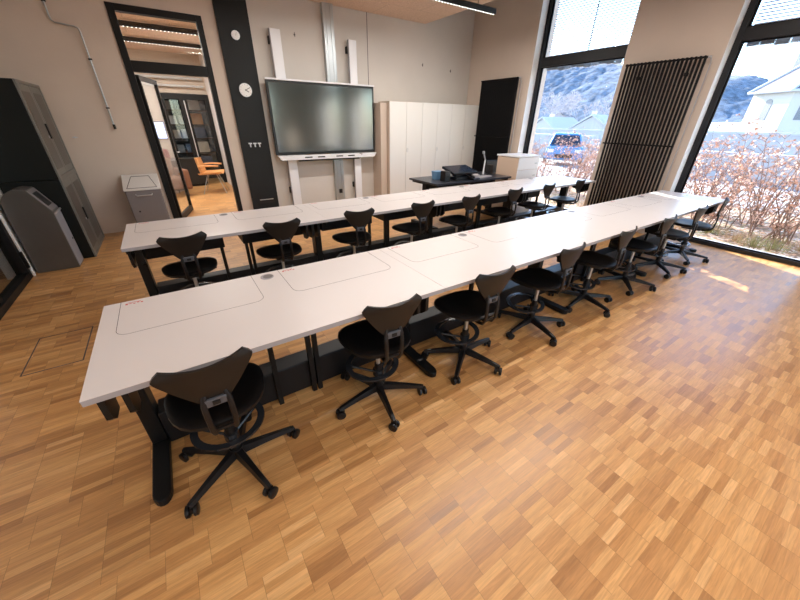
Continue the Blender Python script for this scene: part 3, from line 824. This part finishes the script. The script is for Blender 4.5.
MB().box(-.215, .215, -.20, .20, .0, .655).build('body', 'bin2', t, bevel=.006)
MB().box(-.205, .205, -.207, -.20, .04, .63).build('front_panel', 'bin2', t, bevel=.003)
MB().tube([(-.10, -.21, .60), (-.09, -.225, .585), (.09, -.225, .585), (.10, -.21, .60)], .008, 8).build('handle', 'alu', t)
MB().cyl((-.12, -.207, .36), (-.12, -.212, .36), .012, 10).build('lock', 'hole', t)
lid = MB().hexa([(-.225, -.215, .655), (.225, -.215, .655), (.225, .205, .655), (-.225, .205, .655), (-.225, -.215, .672), (.225, -.215, .672), (.225, .205, .83), (-.225, .205, .83)]).build('lid', 'lid', t, bevel=.003)
def lz(y): return .6725+(y+.215)*(.158/.42)
tp = [(-.18, -.18), (.18, -.18), (.11, .14), (-.11, .14)]
m = MB()
for (ax, ay), (bx, by) in zip(tp, tp[1:]+tp[:1]): m.tube([(ax, ay, lz(ay)+.001), (bx, by, lz(by)+.001)], .0035, 5)
m.build('flap_outline', 'hole', lid)

# floor box and its rim left of the desks
t = thing('floor_box', 'flush wooden floor outlet lid left of the near desk row', 'floor outlet', (-1.06, 3.15, 0))
MB().box(-.17, .17, -.27, -.262, 0, .0015).box(-.17, .17, .262, .27, 0, .0015).box(-.17, -.162, -.262, .262, 0, .0015).box(.162, .17, -.262, .262, 0, .0015).build('rim', 'groove', t)
MB().box(-.161, .161, -.261, .261, 0, .001).build('lid', 'floor', t)

# ------------------------------------------------------------------ teacher's desk
t = thing('teacher_desk', 'dark grey desk behind the far row, carrying speaker and monitor', 'desk', (4.22, 4.40, 0))
MB().box(-.86, .86, -.37, .37, .722, .75).build('tabletop', 'deskdark', t, bevel=.003)
for sx in (-1, 1):
    MB().box(sx*.78-.035, sx*.78+.035, -.05, .05, .06, .70).build('leg', 'black', t)
    MB().box(sx*.78-.04, sx*.78+.04, -.34, .34, 0, .05).build('foot', 'black', t, bevel=.008)
    MB().box(sx*.78-.03, sx*.78+.03, -.34, .34, .69, .722).build('top_arm', 'black', t)
MB().box(-.75, .75, -.02, .02, .62, .70).build('cross_beam', 'black', t)
def on(px, py, z=.75): return px, py, z
t = thing('desktop_speaker', 'small black loudspeaker at the left end of the dark desk', 'speaker', (3.66, 4.19, .75))
MB().box(-.055, .055, -.06, .06, 0, .155).build('cabinet', 'bezel', t, bevel=.006)
MB().cyl((0, -.06, .055), (0, -.064, .055), .038, 16).build('cone', 'hole', t)
t = thing('tilted_monitor', 'black monitor folded back nearly flat on its stand on the dark desk', 'monitor', (4.02, 4.25, .75))
MB().box(-.16, .16, -.11, .12, 0, .05).build('base', 'bezel', t, bevel=.006)
MB().box(-.10, .10, -.04, .06, .05, .128).build('stand', 'bezel', t)
MB().box(-.26, .26, -.16, .16, -.018, .018).xf(Matrix.Translation((0, 0, .145)) @ Matrix.Rotation(math.radians(14), 4, 'X')).build('screen_housing', 'bezel', t, bevel=.006)
MB().box(-.245, .245, -.145, .145, .018, .0195).xf(Matrix.Translation((0, 0, .145)) @ Matrix.Rotation(math.radians(14), 4, 'X')).build('screen', 'carglass', t)
t = thing('desk_phone', 'black desk phone with keypad in front of the tilted monitor', 'phone', (4.20, 4.12, .75), .2)
MB().hexa([(-.09, -.09, 0), (.09, -.09, 0), (.09, .09, 0), (-.09, .09, 0), (-.09, -.09, .02), (.09, -.09, .02), (.09, .09, .075), (-.09, .09, .075)]).build('body', 'bezel', t, bevel=.004)
MB().tube([(-.065, -.08, .045), (-.065, 0, .075), (-.065, .08, .095)], .018, 8).build('handset', 'plastic', t, smooth=True)
m = MB()
for a in range(3):
    for b_ in range(4): m.box(-.01+.028*a, .008+.028*a, -.07+.03*b_, -.052+.03*b_, .03+.009*b_, .037+.009*b_)
m.build('keypad', 'edge', t)
o = MB().hexa([(-.06, -.05, 0), (.06, -.05, 0), (.06, .05, 0), (-.06, .05, 0), (-.075, -.065, .13), (.075, -.065, .13), (.075, .065, .13), (-.075, .065, .13)]).build('plastic_tub', 'blue', bevel=.004)
o.location = (3.68, 4.42, .75); tag(o, 'light blue plastic tub behind the black loudspeaker', 'tub')
t = thing('keyboard', 'pale grey keyboard lying beside the tilted monitor', 'keyboard', (4.52, 4.22, .75), .12)
MB().box(-.2, .2, -.07, .07, 0, .016).build('body', 'paper', t, bevel=.003)
m = MB()
for a in range(14):
    for b_ in range(4): m.box(-.19+.027*a, -.17+.027*a, -.055+.03*b_, -.033+.03*b_, .016, .021)
m.build('keys', 'edge', t)
for k in range(3):
    o = MB().box(-.105, .105, -.148, .148, 0, .004).build('paper_stack', 'paper'); o.location = (4.50+.03*k, 4.52, .75+.0042*k); o.rotation_euler = (0, 0, .3*k-.2)
    tag(o, 'sheaf of grey papers on the dark desk, %s of three' % ('bottom', 'middle', 'top')[k], 'papers', 'papers on the dark desk')
t = thing('document_camera', 'white upright document camera with dark folded arm on the dark desk', 'document camera', (4.72, 4.38, .75))
MB().box(-.07, .07, -.06, .06, 0, .02).build('base', 'bezel', t, bevel=.004)
MB().tube([(0, 0, .02), (.0, 0, .10), (.01, 0, .26)], [.016, .013, .013], 10).build('post', 'whiterail', t, smooth=True)
MB().tube([(.01, 0, .26), (-.03, .0, .33), (-.05, .0, .38)], .012, 8).build('arm', 'edge', t, smooth=True)
MB().cyl((-.05, 0, .36), (-.055, 0, .40), .02, 10).build('camera_head', 'steel', t)
t = thing('desktop_lamp_speaker', 'small black speaker at the right end of the dark desk', 'speaker', (4.96, 4.46, .75))
t.name = 'desktop_speaker'
MB().box(-.045, .045, -.055, .055, 0, .16).build('cabinet', 'bezel', t, bevel=.008)
MB().cyl((0, -.055, .055), (0, -.059, .055), .03, 16).build('cone', 'hole', t)
t = thing('drawer_cabinet', 'chest-high drawer cabinet with white front and beige side by the window', 'drawer cabinet', (5.12, 3.95, 0))
MB().box(0, .56, .02, .50, 0, 1.06).build('body', 'unitside', t, bevel=.02)
for k in range(5):
    z0 = .04+.204*k
    d = MB().box(.004, .556, 0, .02, z0, z0+.198).build('drawer', 'unitfront', t, bevel=.002)
    MB().box(.44, .50, -.012, 0, z0+.09, z0+.105).build('handle', 'steel', d)
MB().box(-.01, .57, -.01, .51, 1.06, 1.085).build('top', 'unitfront', t, bevel=.003)
# teacher's chair behind the dark desk (plain office chair)
t = thing('office_chair', 'black office chair pushed in behind the dark desk', 'chair', (5.75, 4.88, 0), math.radians(170))
MB().box(-.23, .23, -.22, .24, .44, .50).build('seat', 'seat', t, bevel=.03)
MB().box(-.2, .2, -.27, -.23, .58, .90).build('backrest', 'seat', t, bevel=.03)
MB().box(-.03, .03, -.27, -.24, .42, .6).build('back_bar', 'plastic', t)
MB().cyl((0, 0, .08), (0, 0, .44), .025, 12).build('gas_cylinder', 'plastic', t)
m = MB()
for k in range(5):
    a = 2*PI*k/5; m.tube([(0, 0, .10), (.28*math.cos(a), .28*math.sin(a), .06)], [.025, .014], 8)
m.build('star_base', 'plastic', t)
for k in range(5):
    a = 2*PI*k/5; MB().cyl((.28*math.cos(a)-.02*math.sin(a), .28*math.sin(a)+.02*math.cos(a), .027), (.28*math.cos(a)+.02*math.sin(a), .28*math.sin(a)-.02*math.cos(a), .027), .027, 12).build('castor', 'plastic', t)

# ------------------------------------------------------------------ outside
def gz(x, y):
    if x < 13: return -.08
    if x < 60: return -.08-2.4*((x-13)/47)
    return -2.48 if x < 110 else -2.48+.06*(x-110)
m = MB()
xs = [XO, 10.7, 13, 18, 24, 32, 45, 60, 80, 110, 150, 200, 300]; ys = [-40, -20, -8, 0, 8, 16, 26, 40, 60, 90, 130, 200, 300]
m = MB(); W = len(ys)
m.add([(x, y, gz(x, y)) for x in xs[1:4] for y in ys], [(i*W+j, (i+1)*W+j, (i+1)*W+j+1, i*W+j+1) for i in range(2) for j in range(W-1)])
o = struct('ground_paving', m, 'paving')
m = MB(); m.add([(x, y, gz(x, y)) for x in xs[3:] for y in ys], [(i*W+j, (i+1)*W+j, (i+1)*W+j+1, i*W+j+1) for i in range(len(xs)-4) for j in range(W-1)])
struct('ground_meadow', m, 'meadow')
struct('ground_planting_bed', MB().add([(XO+.35, -12, -.075), (10.8, -12, -.075), (10.8, 30, -.075), (XO+.35, 30, -.075)], [(0, 1, 2, 3)]), 'litter')
struct('ground_gravel_strip', MB().add([(XO-.3, -12, -.06), (XO+.36, -12, -.06), (XO+.36, 30, -.06), (XO-.3, 30, -.06)], [(0, 1, 2, 3)]), 'stone')

# hill ridge
rng = random.Random(3)
prof = [(-120, 6), (-20, 8), (30, 10), (50, 15), (58, 19.5), (66, 23.5), (73, 26.5), (87, 28), (105, 31), (144, 38), (165, 43), (183, 47), (200, 45), (230, 40), (300, 36), (420, 30)]
def ridge(y):
    for (a, za), (c, zc) in zip(prof, prof[1:]):
        if a <= y <= c: return za+(zc-za)*(y-a)/(c-a)
    return 5
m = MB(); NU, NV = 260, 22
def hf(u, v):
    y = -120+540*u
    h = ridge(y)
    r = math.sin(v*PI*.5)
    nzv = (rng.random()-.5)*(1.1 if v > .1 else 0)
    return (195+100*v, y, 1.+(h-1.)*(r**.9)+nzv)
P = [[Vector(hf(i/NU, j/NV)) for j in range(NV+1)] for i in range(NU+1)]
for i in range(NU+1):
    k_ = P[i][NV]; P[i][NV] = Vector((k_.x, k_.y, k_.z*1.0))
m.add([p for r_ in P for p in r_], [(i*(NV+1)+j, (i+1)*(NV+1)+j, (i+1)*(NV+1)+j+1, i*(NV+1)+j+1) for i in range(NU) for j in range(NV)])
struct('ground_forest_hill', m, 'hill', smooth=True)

# beech shrubs
def make_shrub(seed, h, spread, leaves, name='beech_shrub', tips=0):
    r = random.Random(seed)
    t = thing(name, '', 'shrub')
    tw = MB(); ends = []
    for k in range(16):
        a = r.random()*2*PI; lean = r.uniform(.05, .5)
        p = Vector((r.uniform(-.18, .18), r.uniform(-.3, .3), 0)); pts = [p.copy()]; d = Vector((math.cos(a)*lean, math.sin(a)*lean*1.2, 1)).normalized()
        L = h*r.uniform(.55, 1.); n = 6
        for i in range(n):
            d = (d+Vector((r.uniform(-.16, .16), r.uniform(-.16, .16), .02))).normalized(); p = p+d*L/n; pts.append(p.copy())
        tw.tube(pts, [.011*(1-i/(n+1.5)) for i in range(n+1)], 4)
        for i in range(1, n+1):
            for q in range(3):
                a2 = r.random()*2*PI; e = pts[i]+Vector((math.cos(a2), math.sin(a2), r.uniform(.1, .9))).normalized()*r.uniform(.12, .34)*spread
                tw.tube([pts[i], (pts[i]+e)/2+Vector((0, 0, .02)), e], [.0035, .0025, .001], 3, cap=False)
                ends.append((pts[i], e))
    tw.build('twigs', 'twig', t)
    for which, mt in ((0, 'leaf'), (1, 'leaf2')):
        lf = MB()
        for k in range(leaves//2):
            a, e = r.choice(ends); f = r.random()**.7; c = a.lerp(e, f)+Vector((r.gauss(0, .02), r.gauss(0, .02), r.gauss(0, .02)))
            s = r.uniform(.016, .034)
            u = Vector((r.gauss(0, 1), r.gauss(0, 1), r.gauss(0, 1))).normalized(); w = u.cross(Vector((r.gauss(0, 1), r.gauss(0, 1), r.gauss(0, 1)))).normalized()
            lf.add([c-u*s, c+w*s*.55, c+u*s, c-w*s*.55], [(0, 1, 2, 3)])
        o = lf.build('brown_leaves' if which == 0 else 'pale_leaves', mt, t)
        o['kind'] = 'stuff'
    return t
sh1 = make_shrub(11, 1.75, 1., 1100); sh2 = make_shrub(5, 1.35, 1., 1200); sh3 = make_shrub(23, 1.6, 1.05, 950)
spots = [(0, 8.0, .95, 0, 1.0), (1, 8.2, 1.85, 40, .95), (2, 9.1, 1.4, 80, 1.1), (1, 8.5, 2.7, 150, 1.0), (0, 9.3, 2.25, 200, 1.0), (2, 8.6, 3.6, 20, .8),
         (1, 9.0, 4.5, 90, .95), (0, 9.1, 5.35, 60, .86), (2, 9.0, 6.2, 120, .90), (1, 9.3, 7.0, 10, .9), (0, 9.6, 7.9, 30, .95), (1, 8.4, .15, 70, .85), (2, 8.1, -.7, 0, .9), (1, 10.2, 5.6, 33, 1.0), (2, 10.1, 3.3, 170, .95)]
lab = ['in front of the church beside the right window', 'below the church view, nearest the glass', 'in front of the church, set back in the second row', 'just right of the big radiator seen through the right window', 'at the left side of the right window, second row',
       'hidden mostly behind the big radiator pillar', 'at the right side of the left window', 'right of the blue car seen through the left window', 'in front of the blue car', 'left of the blue car by the drawer cabinet', 'at the left edge of the left window',
       'low at the right edge of the picture', 'beyond the right edge of the picture', 'behind the first hedge row, right of the blue car', 'behind the first hedge row, beyond the radiator pillar']
used = set()
for q, (i, x, y, rz, sc) in enumerate(spots):
    src = (sh1, sh2, sh3)[i]
    o = copy_tree(src) if i in used else src
    used.add(i)
    o.location = (x, y, -.08); o.rotation_euler = (0, 0, math.radians(rz)); o.scale = (sc, sc, sc)
    tag(o, 'brown-leaved shrub outside, '+lab[q], 'shrub', 'dry beech shrubs outside the windows')

# dry grass tufts close to the glass
def make_tuft(seed):
    r = random.Random(seed); m = MB()
    for k in range(110):
        a = r.random()*2*PI; q = r.random()*.16; p = Vector((q*math.cos(a), q*math.sin(a)*1.6, 0)); e = p+Vector((math.cos(a)*r.uniform(0, .15), math.sin(a)*r.uniform(0, .15), r.uniform(.06, .24)))
        w = Vector((-math.sin(a), math.cos(a), 0))*.004
        m.add([p-w, p+w, e], [(0, 1, 2)])
    return m
tm = mat('dry_grass_blades', (.42, .30, .18), .9); tg = mat('olive_grass_blades', (.20, .20, .08), .9)
for q, (x, y) in enumerate(((7.45, .8), (7.5, 1.25), (7.7, 1.65), (7.55, 2.05), (7.35, 1.0), (7.6, 3.9), (7.5, 4.5), (7.8, .5))):
    o = make_tuft(q).build('grass_tuft', tm if q % 2 else tg); o.location = (x, y, -.08)
    tag(o, '%s grass tuft outside, %s' % ('dry straw' if q % 2 else 'olive green', ['near the glass below the church', 'by the right window sill', 'in the bed below the middle shrubs', 'by the left jamb of the right window', 'closest to the right window', 'outside the left window', 'outside the left window further left', 'at the right edge of the bed'][q]), 'grass tuft', 'grass tufts in the planting bed')

# blue car beyond the hedge
t = thing('blue_car', 'bright blue car parked beyond the shrubs, seen through the left window', 'car', (16.5, 10.2, gz(16.5, 10)), math.radians(32))
def carsec(z, x0, x1, w): return [(x0, -w, z), (x1, -w, z), (x1, w, z), (x0, w, z)]
MB().hexa(carsec(.28, -.05, 4.0, .86)+carsec(.85, 0, 3.9, .84)).build('body', 'car', t, bevel=.08)
MB().hexa(carsec(.85, .75, 3.6, .80)+carsec(1.42, 1.3, 3.2, .62)).build('cabin', 'car', t, bevel=.06)
MB().hexa(carsec(.90, .74, .80, .70)+carsec(1.34, 1.18, 1.24, .56)).build('windscreen', 'carglass', t)
for x in (.75, 3.2):
    for s in (-1, 1):
        w = MB().cyl((x, s*.76, .31), (x, s*.90, .31), .31, 20).build('wheel', 'tyre', t); MB().cyl((x, s*.9, .31), (x, s*.905, .31), .2, 14).build('hub_cap', 'alu', w)
for s in (-1, 1): MB().box(-.06, 0, s*.62-.14, s*.62+.14, .6, .74).build('headlamp', 'whiterail', t)
MB().box(-.07, -.02, -.4, .4, .36, .52).build('grille', 'hole', t)
# low garden walls
def low_wall(p0, p1, h, label, th=.35):
    t = thing('garden_wall', label, 'wall', (p0[0], p0[1], 0))
    d = Vector((p1[0]-p0[0], p1[1]-p0[1], 0)); n = Vector((-d.y, d.x, 0)).normalized()*th/2; z0 = gz(p0[0], 0)-.3; z1 = h; z0 = gz(p0[0], 0)-.3
    o = Vector((0, 0, 0))
    def rect(nn, z): return [o-nn+Vector((0, 0, z)), o+d-nn+Vector((0, 0, z)), o+d+nn+Vector((0, 0, z)), o+nn+Vector((0, 0, z))]
    MB().hexa(rect(n, z0)+rect(n, z1)).build('masonry', 'stone', t)
    MB().hexa(rect(n*1.3, z1)+rect(n*1.3, z1+.1)).build('coping', 'snow', t)
low_wall((24, -6), (24, 11.5), 1.25, 'long pale stone garden wall below the church')
low_wall((30, 14), (30, 40), 1.1, 'pale stone garden wall in front of the village houses')
low_wall((18, 1.0), (18, 6.8), .62, 'low pale stone wall just beyond the paving, right window')
low_wall((23, 12.5), (23, 26.), .85, 'low pale stone wall behind the blue car')

# houses
def house(x, y, w, d, h, rh, rz, label, roofm='snow'):
    t = thing('village_house', label, 'house', (x, y, gz(x, y)-.3), math.radians(rz), 'houses of the village')
    MB().prism([(-w/2, 0), (w/2, 0), (w/2, h), (0, h+rh), (-w/2, h)], -d/2, d/2, 'x').build('walls', 'render', t)
    r = MB()
    for s in (-1, 1):
        a = Vector((0, s*(w/2+.4), h-.25)); b_ = Vector((0, 0, h+rh+.12))
        r.hexa([(-d/2-.4, a.y, a.z), (d/2+.4, a.y, a.z), (d/2+.4, 0, b_.z), (-d/2-.4, 0, b_.z), (-d/2-.4, a.y, a.z+.25), (d/2+.4, a.y, a.z+.25), (d/2+.4, 0, b_.z+.25), (-d/2-.4, 0, b_.z+.25)])
    r.build('roof', roofm, t)
    for yy in (-w*.28, 0, w*.28):
        for zz in (h*.3, h*.72):
            MB().box(-d/2-.04, -d/2, yy-.45, yy+.45, zz-.55, zz+.55).build('window', 'winglass', t)
    MB().box(-.4, .4, w*.2-.3, w*.2+.3, h+rh*.3, h+rh+.9).build('chimney', 'render', t)
house(66, 35, 8, 8, 3.3, 2.2, 5, 'white gabled village house, right one in the left window')
house(68, 45, 8, 8, 3.0, 2.2, -8, 'white village house with snowy roof, middle of the left window', 'snow')
house(70, 57, 9, 8, 3.4, 2.2, 12, 'white village house at the left side of the left window', 'roof')
house(62, 24.5, 6, 6, 2.4, 1.6, 0, 'small white house left of the church')
house(96, 62, 9, 8, 4.2, 2.6, 20, 'taller white house behind the other village houses', 'roof')

# church: apse, nave roof and tower
t = thing('church', 'white village church with grey roof, arched windows and tower', 'church', (80, 9, gz(80, 9)-.5))
Zb = 0; base = gz(80, 9)-.5
def Cz(z): return z-base
pts = [(-5.5, 9.3), (-9, 4.5), (-9, -3.), (-5, -7), (14, -7), (14, 9.3)]
zE = Cz(5.9)
MB().prism(pts, 0, zE, 'z').build('walls', 'church', t)
apx = (3., 1.2); zA = Cz(14.2)
ev = [(x*1.06-.2, y*1.06, zE-.1) for x, y in pts]
r = MB()
top0 = (apx[0], apx[1], zA); top1 = (15, apx[1], zA)
vs = ev+[top0, top1]
r.add(vs, [(0, 1, 6), (1, 2, 6), (2, 3, 6), (3, 4, 7, 6), (4, 5, 7), (5, 0, 6, 7), (5, 4, 3, 2, 1, 0)])
r.build('roof', 'roof', t)
def rib(a, b_, w): return MB().tube([a, b_], w, 6)
m = MB()
for k in (0, 1, 2, 3): m.tube([ev[k], top0], .22, 6)
m.tube(ev[0:5]+[ev[4]], .16, 6)
m.build('roof_hip', 'snow', t)
def arch_win(p, q, f, w, z0, z1):
    P = Vector((*p, 0)); Q = Vector((*q, 0)); d = (Q-P).normalized(); n = Vector((-abs(d.y), d.x*(1 if d.y < 0 else -1), 0)); n = Vector((d.y, -d.x, 0))
    if n.x > 0: n = -n
    c = P.lerp(Q, f); m = MB(); prof = [(-w, z0), (w, z0), (w, z1-w)]+[(w*math.cos(a), z1-w+w*math.sin(a)) for a in [PI*k/8 for k in range(1, 8)]]+[(-w, z1-w)]
    N_ = len(prof); vs = [c+d*a+n*.05+Vector((0, 0, z)) for a, z in prof]+[c+d*a-n*.3+Vector((0, 0, z)) for a, z in prof]
    m.add(vs, [tuple(range(N_)), tuple(range(2*N_-1, N_-1, -1))]+[(i, (i+1) % N_, N_+(i+1) % N_, N_+i) for i in range(N_)])
    m.build('arched_window', 'winglass', t)
for (a, b_, f) in ((0, 1, .5), (1, 2, .22), (1, 2, .75), (2, 3, .5)): arch_win(pts[a], pts[b_], f, .55, Cz(2.4), Cz(5.0))
tw = MB().box(3, 9, 3.0, 8.4, 0, Cz(24)).build('tower', 'church', t)
MB().add([(2.7, 2.7, Cz(24)), (9.3, 2.7, Cz(24)), (9.3, 8.7, Cz(24)), (2.7, 8.7, Cz(24)), (6, 5.7, Cz(33))], [(0, 1, 4), (1, 2, 4), (2, 3, 4), (3, 0, 4), (3, 2, 1, 0)]).build('spire', 'roof', t)
MB().box(2.95, 3.0, 5.6, 6.2, Cz(13.0), Cz(15.2)).box(2.95, 3.0, 5.2, 6.4, Cz(19.0), Cz(22)).build('tower_opening', 'winglass', t)

# frosted trees
def make_tree(seed, h):
    r = random.Random(seed); t = thing('frosted_tree', '', 'tree'); m = MB(); tr_ = MB()
    def grow(p, d, L, rad, lev, mb):
        e = p+d*L; mb.tube([p, (p+e)/2+Vector((r.uniform(-.05, .05)*L, r.uniform(-.05, .05)*L, 0)), e], [rad, rad*.8, rad*.6], 4 if lev < 2 else 3, cap=False)
        if lev >= 5: return
        for k in range(3 if lev < 4 else 4):
            nd = (d+Vector((r.gauss(0, .5), r.gauss(0, .5), r.gauss(.08, .3)))).normalized()
            grow(e, nd, L*r.uniform(.6, .82), max(rad*.55, .022), lev+1, m)
    grow(Vector((0, 0, 0)), Vector((0, 0, 1)), h*.27, h*.018, 0, tr_)
    tr_.build('trunk', 'twig', t); m.build('branches', 'frost', t)
    return t
T1 = make_tree(2, 9.); T2 = make_tree(9, 8.)
tp_ = [(0, 78, 38.5, 1.15), (1, 80, 46, 1.25), (0, 86, 58, 1.4), (1, 84, 67, 1.4), (0, 78, 52, 1.2), (1, 76, 27.5, 1.0), (0, 104, 50, 1.7), (1, 106, 66, 1.8), (0, 108, 84, 1.9), (1, 64, 21, .6), (0, 110, 36, 1.6), (1, 92, 41, 1.35), (0, 60, 29.5, .8), (1, 112, 76, 1.9)]
tl = ['behind the right-hand village house', 'between the right and middle village houses', 'behind the middle village house', 'at the left side of the left window', 'in front of the left-hand village house', 'left of the church in the right window',
      'tall, beyond the middle house', 'tall, at the centre of the left window', 'far left beyond the village', 'small, against the hill left of the church', 'tallest near the radiator edge of the left window', 'behind the two right-hand houses', 'small, by the radiator edge of the left window', 'far back at the left of the left window']
us = set()
for q, (i, x, y, sc) in enumerate(tp_):
    src = (T1, T2)[i]; o = copy_tree(src) if i in us else src; us.add(i)
    o.location = (x, y, gz(x, y)-.1); o.rotation_euler = (0, 0, q*1.3); o.scale = (sc*1.2, sc*1.2, sc)
    tag(o, 'frosted bare tree '+tl[q], 'tree', 'frosted trees around the village')

# ------------------------------------------------------------------ light
sd = bpy.data.lights.new('sun', 'SUN'); sd.energy = 15.0; sd.angle = math.radians(.6); sd.color = (1., .93, .84)
so = bpy.data.objects.new('sun', sd); COL.objects.link(so)
tr = Vector((-.42, -1., -.425)); so.rotation_euler = tr.to_track_quat('-Z', 'Y').to_euler(); so.location = (20, 30, 20)
w = bpy.data.worlds.new('sky'); S.world = w; w.use_nodes = True; nt = w.node_tree
sky = nt.nodes.new('ShaderNodeTexSky'); sky.sky_type = 'NISHITA'; sky.sun_disc = False
sky.sun_elevation = math.radians(23.6); sky.sun_rotation = math.atan2(.40, 1.); sky.air_density = 1.0; sky.dust_density = .5; sky.ozone_density = 3.
bg = nt.nodes['Background']; nt.links.new(sky.outputs[0], bg.inputs['Color']); bg.inputs['Strength'].default_value = .55

# ------------------------------------------------------------------ camera
rx, ry, rz, F = .5015328, .0140255, .5922754, 325.436
c, s = math.cos, math.sin
Rz = Matrix(((c(rz), -s(rz), 0), (s(rz), c(rz), 0), (0, 0, 1)))
B = Matrix(((1, 0, 0), (0, 0, -1), (0, 1, 0)))
Rx = Matrix(((1, 0, 0), (0, c(rx), -s(rx)), (0, s(rx), c(rx))))
Rr = Matrix(((c(ry), -s(ry), 0), (s(ry), c(ry), 0), (0, 0, 1)))
Mx = Rr @ Rx @ B @ Rz
right, up, back = Mx[0], -Mx[1], -Mx[2]
cam = bpy.data.cameras.new('camera'); co = bpy.data.objects.new('camera', cam); COL.objects.link(co)
co.matrix_world = Matrix(((right[0], up[0], back[0], 0), (right[1], up[1], back[1], 0), (right[2], up[2], back[2], H), (0, 0, 0, 1)))
cam.sensor_width = 36; cam.lens = 36*F/800; cam.clip_end = 1000; cam.clip_start = .05
S.camera = co
vs_ = S.view_settings; vs_.view_transform = 'Standard'; vs_.look = 'None'; vs_.gamma = 1; vs_.use_curve_mapping = False; vs_.exposure = 0.82
